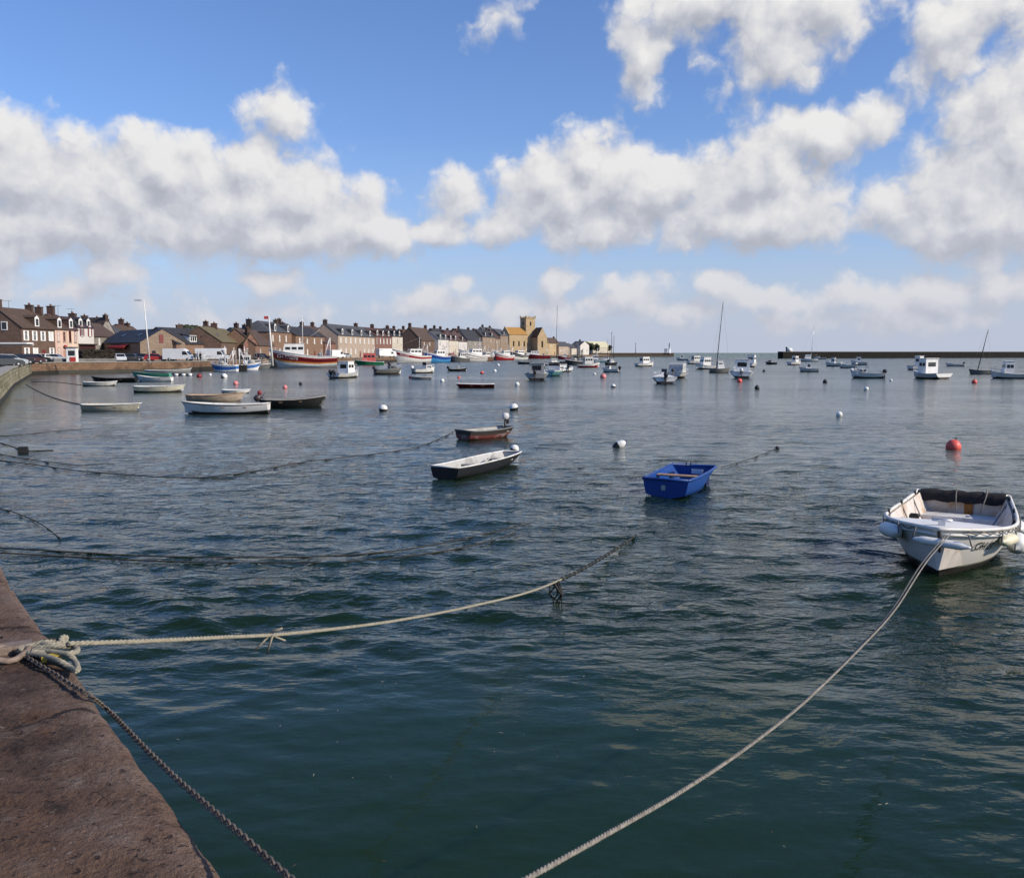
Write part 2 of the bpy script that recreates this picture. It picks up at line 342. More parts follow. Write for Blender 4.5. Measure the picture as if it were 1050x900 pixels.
def build_water():
    nr, nc = 760, 640
    r = np.concatenate([1.0*np.exp(np.linspace(0, math.log(220.0), nr-40)), np.exp(np.linspace(math.log(225), math.log(12000), 40))])
    a = np.radians(np.concatenate([np.linspace(-100, -46, 60, endpoint=False), np.linspace(-46, 46, nc-120, endpoint=False), np.linspace(46, 110, 60)]))
    Rr, A = np.meshgrid(r, a, indexing='ij'); X = Rr*np.sin(A); Y = Rr*np.cos(A); Z = np.zeros_like(X)
    dr = np.gradient(r)[:, None]*np.ones_like(A)
    for k in range(64):
        lam = .16*(1.7/.16)**(k/63.0); th = R(-98)+RNG.normal(0, .55)
        kx, ky = math.cos(th)*2*math.pi/lam, math.sin(th)*2*math.pi/lam
        amp = .0031*lam**.62*(.6+.8*RNG.random()); ph = RNG.random()*6.283
        fade = np.clip((lam/(3.2*dr)-.6)/.8, 0, 1)
        arg = kx*X+ky*Y+ph+.8*np.sin(.31*X+.17*Y+k)
        Z += amp*fade*(np.sin(arg)-.28*np.cos(2*arg))
    gust = .55+.75*fbm(X*.07+40, Y*.05+9, 3, 5)
    calm = np.clip((np.hypot((X+.5)*.75, Y-6.0)-1.6)/4.2, .13, 1)
    Z *= gust*calm*(1+.55*np.exp(-((X+4)**2/14+(Y-11)**2/30)))
    far = np.clip((260-Rr)/120, 0, 1); Z *= far
    ob = grid_mesh('water', X, Y, Z, water_mat()); tag(ob, 'dark green harbour water with wind ripples around the moored boats', 'water', None, 'structure')
build_water()

# ------------------------------------------------------------------ land, quays
QZ = 1.8
edge_px = [(234,900),(192,845),(151,784),(110,738),(81,689),(49,651),(25,618),(11,600),(0,577)]
E = [at(x, y, QZ) for x, y in edge_px]
E = [Vector((p.x, p.y, QZ)) for p in E]
d0 = (E[0]-E[2]).normalized()
near_edge = [E[0]+d0*6, E[0]+d0*3, E[0]+d0*1.2]+E+[Vector((-5.2, 8.6, QZ)), Vector((-9.5, 14.5, QZ)), Vector((-16.5, 25, QZ)), Vector((-25, 41, QZ))]
Wl = at(2, 411); Wc = at(32, 384.5)
mid_edge = [Vector((-25, 41, QZ)), Vector((Wl.x, Wl.y, QZ)), Vector((-50, 88, QZ)), Vector((Wc.x, Wc.y, QZ))]
c1 = at(60, 383); c2 = at(120, 382); c3 = at(192, 381)
brown_edge = [mid_edge[-1]]+[Vector((p.x, p.y, QZ)) for p in (c1, c2, c3)]
QPX = [(192, 381), (270, 377.2), (340, 373.5), (400, 371.1), (470, 369.0), (530, 367.3), (575, 366.6), (625, 366.1)]
town_edge = [Vector((p.x, p.y, QZ)) for p in (at(*q) for q in QPX)]
def zq(px):                      # distance of the town quay along a column of the picture
    for (a, b) in zip(QPX, QPX[1:]):
        if px <= b[0] or b is QPX[-1]:
            t = (px-a[0])/(b[0]-a[0]); ya, yb = at(*a).y, at(*b).y
            return ya+t*(yb-ya)
def resample(pts, step):
    out = [pts[0]]
    for a, b in zip(pts, pts[1:]):
        n = max(1, int((b-a).length/step))
        out += [a.lerp(b, (i+1)/n) for i in range(n)]
    return out
def smooth(pts, it=4):
    for _ in range(it): pts = [pts[0]]+[(pts[i-1]+pts[i]*2+pts[i+1])/4 for i in range(1, len(pts)-1)]+[pts[-1]]
    return pts
NE = smooth(resample(near_edge, .05), 30)

def quay_mat():
    m = bpy.data.materials.new('worn_granite'); m.use_nodes = True; n = NT(m.node_tree); b = n.n['Principled BSDF']
    tcn = n.new('ShaderNodeTexCoord'); v = tcn.outputs['Object']
    f1 = n.noise(v, .9, 8, .62); f2 = n.noise(v, 4.5, 8, .7); f3 = n.noise(v, 38, 5, .7); f4 = n.noise(v, 160, 3, .6)
    c = n.ramp(f1, [(.30, (.062, .035, .023)), (.44, (.122, .069, .045)), (.56, (.178, .108, .074)), (.70, (.165, .120, .088))])
    c = n.mix(n.math('MULTIPLY', n.maprange(f2, .52, .70), .75), c, (.175, .140, .122, 1))      # lichen, pale
    c = n.mix(n.math('MULTIPLY', n.maprange(f2, .46, .30), .80), c, (.030, .020, .017, 1))      # damp, dark
    at_ = n.new('ShaderNodeAttribute'); at_.attribute_name = 'lip'; lip_sun = n.math('MULTIPLY', at_.outputs['Fac'], n.maprange(f2, .30, .62)); c = n.mix(n.math('MULTIPLY', lip_sun, .85), c, (.255, .185, .148, 1))      # sunlit edge painted in as a paler band along the lip
    rust = n.math('MULTIPLY', n.maprange(n.noise(n.vec('ADD', v, (3, 7, 0)), 1.4, 5, .6), .56, .70), .62)
    c = n.mix(rust, c, (.150, .062, .026, 1))
    c = n.mix(1.0, c, n.ramp(f3, [(.26, (.40, .38, .37)), (.5, (.98, .97, .95)), (.74, (1.0, 1.0, 1.0))]), 'MULTIPLY')
    pit = n.maprange(n.noise(n.vec('MULTIPLY', v, (1, 1.6, 1)), 19, 3, .55), .61, .69); c = n.mix(n.math('MULTIPLY', pit, .55), c, (.020, .013, .011, 1)); chip = n.maprange(n.noise(n.vec('ADD', v, (5, 2, 0)), 26, 4, .6), .63, .72); c = n.mix(n.math('MULTIPLY', chip, .80), c, (.26, .215, .19, 1))
    c = n.mix(.5, c, n.ramp(f4, [(.25, (.3, .3, .3)), (.75, (.7, .7, .7))]), 'OVERLAY')
    wv = n.vec('ADD', v, n.vec('MULTIPLY', n.new('ShaderNodeTexNoise').outputs['Color'], (0, 0, 0)))
    wn = n.new('ShaderNodeTexNoise'); n.put(wn.inputs['Vector'], v); wn.inputs['Scale'].default_value = 3.0; wn.inputs['Detail'].default_value = 5
    vv = n.vec('ADD', v, n.vec('MULTIPLY', wn.outputs['Color'], (.45, .45, .2)))
    vo = n.new('ShaderNodeTexVoronoi', feature='DISTANCE_TO_EDGE'); n.put(vo.inputs['Vector'], n.vec('MULTIPLY', vv, (.55, .95, .5))); vo.inputs['Scale'].default_value = .75
    gate = n.maprange(n.noise(v, 1.1, 3, .5), .50, .60)
    crack = n.math('MULTIPLY', n.maprange(vo.outputs['Distance'], .009, .002), gate)
    c = n.mix(n.math('MULTIPLY', crack, .9), c, (.02, .014, .012, 1))
    n.l.new(c, b.inputs['Base Color']); b.inputs['Roughness'].default_value = .85; b.inputs['Specular IOR Level'].default_value = .25
    h = n.math('ADD', n.math('MULTIPLY', f2, .8), n.math('ADD', n.math('MULTIPLY', f3, .62), n.math('MULTIPLY', f4, .10)))
    h = n.math('SUBTRACT', h, n.math('ADD', n.math('MULTIPLY', crack, .5), n.math('MULTIPLY', pit, .35)))
    bp = n.new('ShaderNodeBump'); bp.inputs['Strength'].default_value = .9; bp.inputs['Distance'].default_value = .055
    n.l.new(h, bp.inputs['Height']); n.l.new(bp.outputs[0], b.inputs['Normal'])
    return m
def near_quay():
    # rows follow the edge, columns run inland from the worn lip
    inl = [0.0, .012, .03, .06, .1]+[.1+.03*i for i in range(1, 100)]+[3.3, 4, 5.5, 8, 14, 30, 80]
    P = NE; X = np.zeros((len(P), len(inl))); Y = X*0; Z = X*0
    for i, p in enumerate(P):
        t = (P[min(i+3, len(P)-1)]-P[max(i-3, 0)]).normalized(); nrm = Vector((-t.y, t.x, 0))   # inland
        for j, s in enumerate(inl):
            q = p+nrm*s*(1 if s < 4 else 1); X[i, j] = q.x; Y[i, j] = q.y
    s = np.array(inl)[None, :]*np.ones_like(X)
    Z = QZ+.030*(fbm(X*1.6, Y*1.6, 4, 3)-.5)+.022*(fbm(X*9, Y*9, 4, 8)-.5)
    lip = np.clip(1-s/.07, 0, 1); Z -= .035*lip**2*(.6+.9*fbm(X*6, Y*6, 3, 21))
    jag = .013*(fbm(X*5+3, Y*5, 4, 31)-.5)*np.clip(1-s/.12, 0, 1)
    Z -= .030*np.clip(fbm(X*13, Y*13, 2, 55)-.62, 0, 1)*2.2; X += jag; Y += jag*.4
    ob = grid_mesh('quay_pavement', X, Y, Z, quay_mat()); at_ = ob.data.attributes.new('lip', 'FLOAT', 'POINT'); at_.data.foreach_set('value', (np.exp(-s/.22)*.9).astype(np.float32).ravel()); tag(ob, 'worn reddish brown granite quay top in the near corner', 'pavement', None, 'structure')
    mb = MB(); tops = [(X[i, 0], Y[i, 0], Z[i, 0]-.002) for i in range(len(P))]
    rings = []
    for k, z in enumerate([None, 1.72, 1.3, .9, .5, .1, -.4, -3]):
        row = []
        for i, (x, y, zt) in enumerate(tops):
            t = (P[min(i+3, len(P)-1)]-P[max(i-3, 0)]).normalized(); o = Vector((t.y, -t.x, 0))*(.0 if k == 0 else -.012*k+.02*(random.random()-.5))
            row.append((x+o.x, y+o.y, zt if z is None else z))
        rings.append(row)
    mb.loft(rings, flip=True)
    w = mb.build('quay_wall', MATS['wall_wet']); tag(w, 'near quay wall dropping from the reddish granite edge into the water', 'wall', None, 'thing')
stone_mat('wall_wet', (.12, .085, .06), (.17, .12, .085), (.05, .045, .04), 1.0, .8, .4, .9, (.02, .028, .018), .8)
stone_mat('wall_weedy', (.20, .18, .12), (.34, .31, .22), (.05, .047, .035), 1.0, .9, .35, .7, (.07, .072, .03), .9)
stone_mat('wall_brown', (.15, .09, .056), (.205, .128, .082), (.07, .05, .036), 1.0, .9, .42, 1.1, (.05, .034, .026), .85)
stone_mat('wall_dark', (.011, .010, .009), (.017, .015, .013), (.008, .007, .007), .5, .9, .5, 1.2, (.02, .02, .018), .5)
near_quay()

def wall_strip(name, pts, z0, z1, thick, mats, label, cat='wall', levels=None, cope=None, copemat=None):
    """wall of blocks along a line: outer face towards the water, courses as levels so the foot can carry weed"""
    pts = resample(pts, 4.0); mb = MB(); levels = levels or [(z0, 1), (.25, 1), (.6, 0), (z1, 0)]
    def off(i, d):
        t = (pts[min(i+1, len(pts)-1)]-pts[max(i-1, 0)]); t.z = 0; t.normalize(); return Vector((-t.y, t.x, 0))*d
    rings = [[(p+off(i, -.10*(z1-z)/max(z1, 1)*1.0)).to_tuple()[:2]+(z,) for i, p in enumerate(pts)] for z, _ in levels]
    for a in range(len(levels)-1): mb.loft([rings[a], rings[a+1]], mi=levels[a][1], smooth=False)
    top = [(p.x, p.y, z1) for p in pts]; bk = [(*(p+off(i, thick)).to_tuple()[:2], z1) for i, p in enumerate(pts)]; bb = [(x, y, z0) for x, y, z in bk]
    mb.loft([top, bk, bb], mi=0, smooth=False)
    for idx, o in ((0, 0), (-1, 1)):
        f = [rings[k][idx] for k in range(len(levels))]+[bk[idx], bb[idx]]
        mb.add(f, [tuple(range(len(f)))], 0)
    root = mb.build(name, mats); tag(root, label, cat, None, 'thing')
    if cope:
        cb = MB(); cr = []
        for d, z in ((-.08, z1+.004), (-.08, z1+cope), (thick+.04, z1+cope), (thick+.04, z1+.004)):
            cr.append([(*(p+off(i, d)).to_tuple()[:2], z) for i, p in enumerate(pts)])
        cb.loft(cr, mi=0, smooth=False); cb.add([r[0] for r in cr], [(0, 1, 2, 3)]); cb.add([r[-1] for r in cr], [(3, 2, 1, 0)])
        cb.build('coping', copemat, root)
    return root
foot = pmat('weed_foot', (.022, .020, .014), .6, .4, 2, .5, 12)
pale_cope = pmat('pale_coping', (.30, .28, .25), .9, .2, 2, .4, 15)
wall_strip('quay_wall', mid_edge, -3, QZ, .9, [MATS['wall_weedy'], foot], 'weed covered pale stone quay wall curving off behind the moored skiffs', cope=.16, copemat=pale_cope, levels=[(-3, 1), (.12, 1), (.3, 0), (1.1, 0), (QZ, 0)])
wall_strip('quay_wall', brown_edge, -3, QZ-.05, .9, [MATS['wall_brown'], foot], 'orange brown stone harbour wall below the parked vans', cope=.12, copemat=pale_cope, levels=[(-3, 1), (.3, 1), (.55, 0), (1.2, 0), (QZ-.05, 0)])
wall_strip('quay_wall', town_edge, -3, QZ-.05, .9, [MATS['wall_brown'], foot], 'town quay wall behind the trawlers and fishing boats', cope=.12, copemat=pale_cope, levels=[(-3, 1), (.5, 1), (.75, 0), (QZ-.05, 0)])
# low grey parapet along the corner
pp = [Vector((p.x-.9, p.y+1.6, 0)) for p in (at(56, 383), at(90, 382.4), at(121, 382))]
mb = MB()
for a, b in zip(pp, pp[1:]):
    c = (a+b)/2; d = b-a; mb.box((c.x, c.y, QZ+.30), (d.length+.01, .35, .62), math.atan2(d.y, d.x))
tag(mb.build('parapet', pmat('parapet_grey', (.16, .155, .15), .9, .25, 1.2, .4)), 'low grey stone parapet on the quay in front of the dark hedge', 'parapet', None, 'thing')

# ground behind the walls
mb = MB(); ed = [NE[-1]]+mid_edge[1:]+brown_edge[1:]+town_edge[1:]
ed = [Vector((p.x, p.y, 0)) for p in ed]
def inl_off(i, d):
    t = (ed[min(i+1, len(ed)-1)]-ed[max(i-1, 0)]).normalized(); return Vector((-t.y, t.x, 0))*d
r0 = [(*(p+inl_off(i, .5)).to_tuple()[:2], QZ-.06) for i, p in enumerate(ed)]
r1 = [(*(p+inl_off(i, 7)).to_tuple()[:2], QZ-.02) for i, p in enumerate(ed)]
r2 = [(p.x-500-20*i*0, p.y+60+i*8, QZ-.0) for i, p in enumerate(ed)]
mb.loft([r0, r1, r2], smooth=False)
tag(mb.build('ground', pmat('asphalt_worn', (.075, .072, .07), .9, .25, .8, .3)), 'grey asphalt quayside ground behind the harbour walls', 'ground', None, 'structure')
mb = MB(); a, b = NE[-1], mid_edge[0]
mb.add([(NE[-1].x-90, NE[-1].y-30, QZ-.01), (NE[-1].x, NE[-1].y, QZ-.02), (r2[0][0], r2[0][1], QZ-.01), (-300, -60, QZ-.01)], [(0, 1, 2, 3)])

# sea wall and the old jetty
S0 = atY(803, 361, 520); S1 = atY(1165, 361, 640)
SW = [Vector((S0.x, S0.y, 0)), Vector((S0.x*.5+S1.x*.5, S0.y*.5+S1.y*.5-6, 0)), Vector((S1.x, S1.y, 0)), Vector((S1.x+260, S1.y+60, 0))]
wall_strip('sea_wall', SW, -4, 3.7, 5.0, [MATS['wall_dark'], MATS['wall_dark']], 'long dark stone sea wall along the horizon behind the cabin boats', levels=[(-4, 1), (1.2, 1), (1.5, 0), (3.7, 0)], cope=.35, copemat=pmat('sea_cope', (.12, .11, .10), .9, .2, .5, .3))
J = [Vector((*at(606, 366.1).to_tuple()[:2], 0)), Vector((*at(650, 365.95).to_tuple()[:2], 0)), Vector((*at(691, 365.8).to_tuple()[:2], 0))]
wall_strip('stone_jetty', J, -4, 2.9, 5.0, [stone_mat('jetty_stone', (.045, .031, .024), (.062, .043, .032), (.025, .02, .017), .6, .9, .5, 1.2), foot], 'low brown stone jetty running out to the white beacon tower', 'jetty', levels=[(-4, 1), (.9, 1), (1.1, 0), (2.9, 0)], cope=.2, copemat=pmat('jetty_cope', (.09, .07, .058), .9, .2, .5, .3))
# ------------------------------------------------------------------ houses
GZ = QZ-.02
wall_stone = {
 'brown': stone_mat('stone_brown', (.125, .08, .06), (.165, .105, .08), (.085, .062, .05), 1.0, .9, .3, .6),
 'redbrown': stone_mat('stone_redbrown', (.20, .10, .08), (.26, .14, .11), (.13, .08, .07), 1.0, .9, .3, .6),
 'tan': stone_mat('stone_tan', (.225, .165, .122), (.285, .215, .16), (.165, .13, .105), 1.0, .9, .3, .6, (.16, .11, .07), .4),
 'beige': stone_mat('stone_beige', (.36, .28, .22), (.44, .35, .28), (.27, .22, .18), 1.0, .9, .32, .6, (.25, .2, .16), .35),
 'grey': stone_mat('stone_grey', (.22, .20, .18), (.30, .27, .24), (.14, .13, .12), 1.0, .9, .3, .6),
 'gold': stone_mat('stone_gold', (.40, .29, .17), (.49, .37, .23), (.29, .22, .14), .8, .9, .35, .8, (.3, .2, .1), .4),
 'orange': stone_mat('stone_orange', (.19, .116, .08), (.24, .152, .108), (.135, .093, .066), 1.0, .9, .3, .6, (.2, .12, .07), .4),
 'pink': pmat('render_pink', (.62, .44, .36), .85, .1, 1.5, .2, 30, .2, 0, (1, 1, .4), (.45, .32, .27), .8),
 'peach': pmat('render_peach', (.66, .50, .38), .85, .1, 1.5, .2, 30, .2, 0, (1, 1, .4), (.5, .38, .29), .8),
 'white': pmat('render_white', (.58, .545, .51), .85, .07, 1.5, .2, 30, .2, 0, (1, 1, .4), (.55, .5, .46), .8),
 'cream': pmat('render_cream', (.50, .45, .37), .85, .08, 1.5, .2, 30, .2, 0, (1, 1, .4), (.5, .44, .36), .8),
}
roofs = {
 'slate': roof_mat('slate', (.060, .062, .070), (.085, .088, .098)), 'dark': roof_mat('slate_dark', (.030, .030, .036), (.045, .044, .050)),
 'blue': roof_mat('slate_blue', (.030, .036, .052), (.045, .052, .072)), 'brown': roof_mat('roof_brown', (.075, .050, .038), (.105, .070, .052)),
 'olive': roof_mat('roof_olive', (.12, .10, .055), (.16, .13, .075), (.19, .16, .07)), 'orange': roof_mat('roof_orange', (.33, .17, .055), (.42, .23, .08), (.50, .30, .08)),
 'gold': roof_mat('roof_gold', (.36, .19, .055), (.45, .24, .075), (.46, .28, .09)), 'plum': roof_mat('roof_plum', (.070, .042, .040), (.10, .06, .055)),
 'yellow': roof_mat('roof_yellow', (.55, .52, .34), (.62, .58, .40), (.6, .58, .42)),
}
W_ = paint('white_joinery', (.78, .77, .74), .5); brickm = stone_mat('chimney_brick', (.085, .050, .040), (.12, .072, .056), (.07, .055, .05), 1, .9, .09, .24)
potm = pmat('chimney_pot', (.30, .15, .09), .8); darkred = paint('dark_red', (.16, .022, .022), .5); greysill = pmat('granite_sill', (.36, .33, .30), .85)
glass = glass_mat(); CURT = [.25]
curtain = pmat('curtained_pane', (.62, .61, .58), .25, .2, 2)
def window(parent, x, z, w, h, y=0.0, frame=W_, shutters=None, face=-1, mullion=True):
    """window whose frame stands proud of a wall in the local xz plane; y is the wall plane, face the outward side"""
    t = .07; o = face*.02
    mb = MB()
    mb.box((x-w/2+t/2, y+o, z), (t, .09, h)); mb.box((x+w/2-t/2, y+o, z), (t, .09, h))
    mb.box((x, y+o, z+h/2-t/2), (w-2*t, .086, t)); mb.box((x, y+o, z-h/2+t/2), (w-2*t, .086, t))
    if mullion: mb.box((x, y+o, z), (t*.8, .07, h-2*t)); mb.box((x, y+o+.001*face, z+h*.12), (w-2*t, .062, t*.6))
    f = mb.build('window', frame, parent)
    p = MB(); p.box((x, y+face*.008, z), (w-2*t, .03, h-2*t)); p.build('pane', curtain if random.random() < CURT[0] else glass, f)
    s = MB(); s.box((x, y+face*.06, z-h/2-.06), (w+.25, .18, .11)); s.build('sill', greysill, f)
    if shutters:
        for sg in (-1, 1):
            k = MB(); k.box((x+sg*(w*.5+w*.27), y+face*.045, z), (w*.5, .05, h+.04))
            k.build('shutter', shutters, f)
def chimney(parent, x, y, z0, z1, wx=1.1, wy=.6, mat=None, pots=2):
    mb = MB(); mb.box((x, y, (z0+z1)/2), (wx, wy, z1-z0)); mb.box((x, y, z1+.07), (wx+.16, wy+.16, .14))
    c = mb.build('chimney', mat or brickm, parent)
    for k in range(pots):
        p = MB(); px_ = x+(k-(pots-1)/2)*wx/max(1, pots)
        p.lathe([(.13, z1+.14), (.11, z1+.5), (.13, z1+.52)], (px_, y, 0), 8); p.build('chimney_pot', potm, c)
def house(label, pL, pR, ye, yr, wall, roof, off=14, depth=8, floors=2, nwin=3, shut=None, frame=W_, chim=(), dorm=0, style='gable',
          zL=None, zR=None, door=True, group='stone houses along the harbour', name='stone_house', cat='house', ground=GZ, wz=None, dormfront=None, mans=.62, winh=1.5, winw=.85, gw=0, potn=2):
    YL = zL or zq(pL)+off; YR = zR or zq(pR)+off
    A = atY(pL, 361.5, YL); B = atY(pR, 361.5, YR); d = Vector((B.x-A.x, B.y-A.y, 0)); Wd = d.length; ang = math.atan2(d.y, d.x)
    Ym = (YL+YR)/2; H = hz(ye, Ym)-ground; HR = hz(yr, Ym)-ground
    root = thing(name, label, cat, (A.x, A.y, ground), ang, group)
    CURT[0] = .85 if wall in ('beige', 'redbrown', 'cream') or 'hipped' in label else .25
    wm = wall_stone[wall]; rm = roofs[roof]; D = depth
    mb = MB(); ov = .25
    if style == 'front':                 # gable towards the water
        mb.prism([(0, -.3), (Wd, -.3), (Wd, H), (Wd/2, HR), (0, H)], 1, 0, D)
        mb.build('wall', wm, root)
        rb = MB(); s = (HR-H)/(Wd/2)
        for sg in (-1, 1):
            xs = Wd/2; e = Wd/2+sg*(Wd/2+ov); ze = H-s*ov
            poly = [(xs, HR+.05), (e, ze+.05), (e, ze+.2), (xs, HR+.2)]
            rb.prism(poly, 1, -.15, D+.15)
        r = rb.build('roof', rm, root)
    elif style == 'hip':
        mb.box((Wd/2, D/2, H/2-.15), (Wd, D, H+.3)); mb.build('wall', wm, root)
        hp = min(Wd*.3, D*.5); rb = MB(); e = [(-ov, -ov, H), (Wd+ov, -ov, H), (Wd+ov, D+ov, H), (-ov, D+ov, H)]; t = [(hp, D/2, HR), (Wd-hp, D/2, HR)]
        rb.add(e+t, [(0, 1, 5, 4), (1, 2, 5), (2, 3, 4, 5), (3, 0, 4), (3, 2, 1, 0)]); r = rb.build('roof', rm, root)
    elif style == 'mansard':
        mb.box((Wd/2, D/2, H/2-.15), (Wd, D, H+.3)); mb.build('wall', wm, root)
        zk = H+(HR-H)*.72; rb = MB(); rb.prism([(-.2, H), (D+.2, H), (D-1.0, zk), (D/2, HR), (1.0, zk)], 0, -.12, Wd+.12); r = rb.build('roof', rm, root)
    else:
        mb.prism([(0, -.3), (D, -.3), (D, H), (D/2, HR), (0, H)], 0, 0, Wd)
        mb.build('wall', wm, root)
        rb = MB(); s = (HR-H)/(D/2)
        for sg in (-1, 1):
            e = D/2+sg*(D/2+ov); ze = H-s*ov
            rb.prism([(D/2, HR+.04), (e, ze+.04), (e, ze+.18), (D/2, HR+.18)], 0, -.12, Wd+.12)
        r = rb.build('roof', rm, root)
    if wz is None:
        wz = [H*(.27+.5*k) if floors == 2 else H*(.5 if floors == 1 else (.18+.3*k)) for k in range(floors)]
    xs = [Wd*(i+.5)/nwin for i in range(nwin)] if nwin else []
    for k, z in enumerate(wz):
        for i, x in enumerate(xs):
            if k == 0 and floors > 1 and door and i == nwin//2:
                dm = MB(); dm.box((x, -.03, 1.05), (1.0, .1, 2.1)); dd = dm.build('door', frame if frame is not W_ else darkred, root)
                continue
            w = min(winw, Wd/nwin*.5); window(root, x, z, w, winh, 0, frame, shut)
    for (x, dz) in chim:
        big = 1.3; xc = min(max(x*Wd, .5), Wd-.5); chimney(r, xc, D/2, HR-.9, HR+dz, .75, big, None, potn) if style != 'front' else chimney(r, Wd/2, D*x, HR-.9, HR+dz, .8, 1.0, None, potn)
    for i in range(dorm):
        x = Wd*(i+.5)/dorm; dz0 = H+.15; dh = min(1.7, (HR-H)*.62); dw = min(1.35, Wd/dorm*.55)
        dpt = D*.33
        m2 = MB(); m2.prism([(x-dw/2, dz0), (x+dw/2, dz0), (x+dw/2, dz0+dh), (x, dz0+dh+.45), (x-dw/2, dz0+dh)], 1, .25, dpt)
        dm = m2.build('dormer', rm, r); fr = MB(); fr.prism([(x-dw/2-.03, dz0), (x+dw/2+.03, dz0), (x+dw/2+.03, dz0+dh), (x, dz0+dh+.44), (x-dw/2-.03, dz0+dh)], 1, .17, .245); fr.build('dormer_front', W_ if dormfront is None else dormfront, dm)
        cp = MB()
        for sg in (-1, 1): cp.prism([(x, dz0+dh+.47), (x+sg*(dw/2+.12), dz0+dh+.02), (x+sg*(dw/2+.12), dz0+dh+.10), (x, dz0+dh+.56)], 1, .15, dpt+.2)
        cp.build('dormer_roof', rm, r)
        gm = MB(); gm.box((x, .155, dz0+dh*.55), (dw*.62, .05, dh*.7)); gm.build('dormer_pane', glass, r)
    return root, Wd, H, HR, D
ROW = 77850.0
def rz_(px): return ROW/(525-px)
# the row going away on the left
h0, *_ = house('brown stone house with blank gable wall and tall chimney at the head of the street', 23, 57, 336.5, 317, 'brown', 'brown', zL=rz_(23), zR=rz_(57), depth=8.5, nwin=4, shut=W_, chim=((.03, 1.3), (.97, .9)), dorm=1, winh=1.7, group='stone houses on the corner street')
# its gable window and lean-to awning
house('pale pink rendered house between the brown house and the peach house', 57.3, 69.5, 337.5, 323, 'pink', 'brown', zL=rz_(57.3), zR=rz_(69.5), nwin=2, floors=2, shut=None, chim=((.5, 1.4),), dorm=1, winh=1.9, group='stone houses on the corner street', frame=paint('peach_joinery', (.45, .25, .18), .6))
house('peach rendered house with two dark red upper windows', 69.8, 80.5, 338, 323, 'peach', 'plum', zL=rz_(69.8), zR=rz_(80.5), nwin=2, floors=2, chim=((.5, 1.6),), dorm=1, winh=2.2, frame=darkred, group='stone houses on the corner street')
hw, Wd, H, HR, D = house('white rendered house with dark red shutters over a dark shop front', 80.8, 97, 336.5, 324.5, 'white', 'dark', zL=rz_(80.8), zR=rz_(97), nwin=2, floors=2, style='mansard', dorm=2, wz=[H_ for H_ in (6.0,)], winh=2.1, shut=darkred, chim=((.97, .6),), door=False, group='stone houses on the corner street')
mb = MB(); mb.box((Wd/2, -.15, 1.55), (Wd*.98, .26, 3.1)); sf = mb.build('shop_front', pmat('shopfront_dark', (.05, .022, .02), .5), hw)
mb = MB(); mb.box((Wd/2, -.32, 3.25), (Wd, .7, .25)); mb.build('fascia', pmat('fascia_dark', (.03, .02, .02), .5), hw)
for x in (.25, .55, .8): m_ = MB(); m_.box((Wd*x, -.29, 1.5), (Wd*.16, .05, 1.7)); m_.build('shop_window', glass, hw)
# buildings behind
house('grey stone house with two stout chimneys behind the dark slate shed', 95, 122, 345, 331.5, 'grey', 'brown', zL=188, zR=205, nwin=2, floors=2, chim=((.06, 1.6), (.45, 1.5)), group='stone houses on the corner street', shut=None)
house('grey stone house with a gabled end chimney beside the slate shed', 103, 119, 342, 326, 'grey', 'brown', zL=212, zR=216, style='front', nwin=1, floors=2, depth=9, chim=((.05, .6),), group='stone houses on the corner street')
house('long brown roofed house behind the slate shed', 117, 150, 345, 334.3, 'brown', 'brown', zL=225, zR=238, nwin=3, floors=2, chim=((.85, .8),), group='stone houses on the corner street')
h_, Wd, H, HR, D = house('low shed with dark blue slate roof and beige gable', 103, 144, 351.5, 338.5, 'tan', 'blue', zL=196, zR=176, depth=9, nwin=0, floors=0, group='stone houses on the corner street')
# its gable faces the water at the right end
for zz in (2.0,):
    for yy in (2.6, 5.4): m_ = MB(); m_.box((Wd+.03, yy, 1.6), (.09, .7, .8)); m_.build('window', glass, h_)
m_ = MB(); m_.box((Wd+.03, 4.2, 4.4), (.09, .8, 1.7)); m_.build('window', darkred, h_)
mb = MB(); mb.box((Wd*.55, -.62, 3.05), (Wd*.42, 1.2, .08), rx=.42); mb.box((Wd*.55, -1.19, 2.62), (Wd*.42, .05, .34))
tag(mb.build('awning', pmat('red_canvas', (.42, .03, .025), .8), None, h_.location, h_.rotation_euler[2]), 'red canvas awning along the front of the slate shed', 'awning', None, 'thing')
for dx in (.35, .75): m_ = MB(); m_.box((Wd*dx, D*.25-.0, H+(HR-H)*.55+.2), (.7, .9, .06), rx=math.atan2(HR-H, D/2)); m_.build('skylight', glass, h_)
house('small house with orange mossy roof and white end wall', 146, 172, 352, 339.3, 'cream', 'orange', zL=208, zR=196, nwin=0, floors=0, depth=7, chim=((.88, 1.2),), group='stone houses on the corner street', potn=1)
h_, Wd, H, HR, D = house('broad house with dark slate roof and two white dormers behind the white van', 181, 226, 352.5, 337, 'orange', 'dark', zL=180, zR=196, depth=9, nwin=3, floors=1, dorm=0, group='stone houses on the corner street')
rfo = [c for c in h_.children if c.name.startswith('roof')][0]
for x in (.40, .68):
    xx = Wd*x; z0 = H+.25; mb = MB(); mb.box((xx, 1.6, z0+.75), (2.5, 2.6, 1.5)); dm = mb.build('dormer', W_, rfo)
    mb = MB(); mb.box((xx, 1.7, z0+1.62), (2.9, 3.0, .18), rx=.22); mb.build('dormer_roof', roofs['dark'], rfo)
    for q in (-.75, 0, .75): m_ = MB(); m_.box((xx+q, .28, z0+.8), (.5, .06, .95)); m_.build('dormer_pane', glass, rfo)
house('dark slate gabled house left of the broad dormer house', 172, 184, 353, 342, 'brown', 'slate', zL=190, zR=186, style='front', nwin=1, floors=1, depth=10, group='stone houses on the corner street')
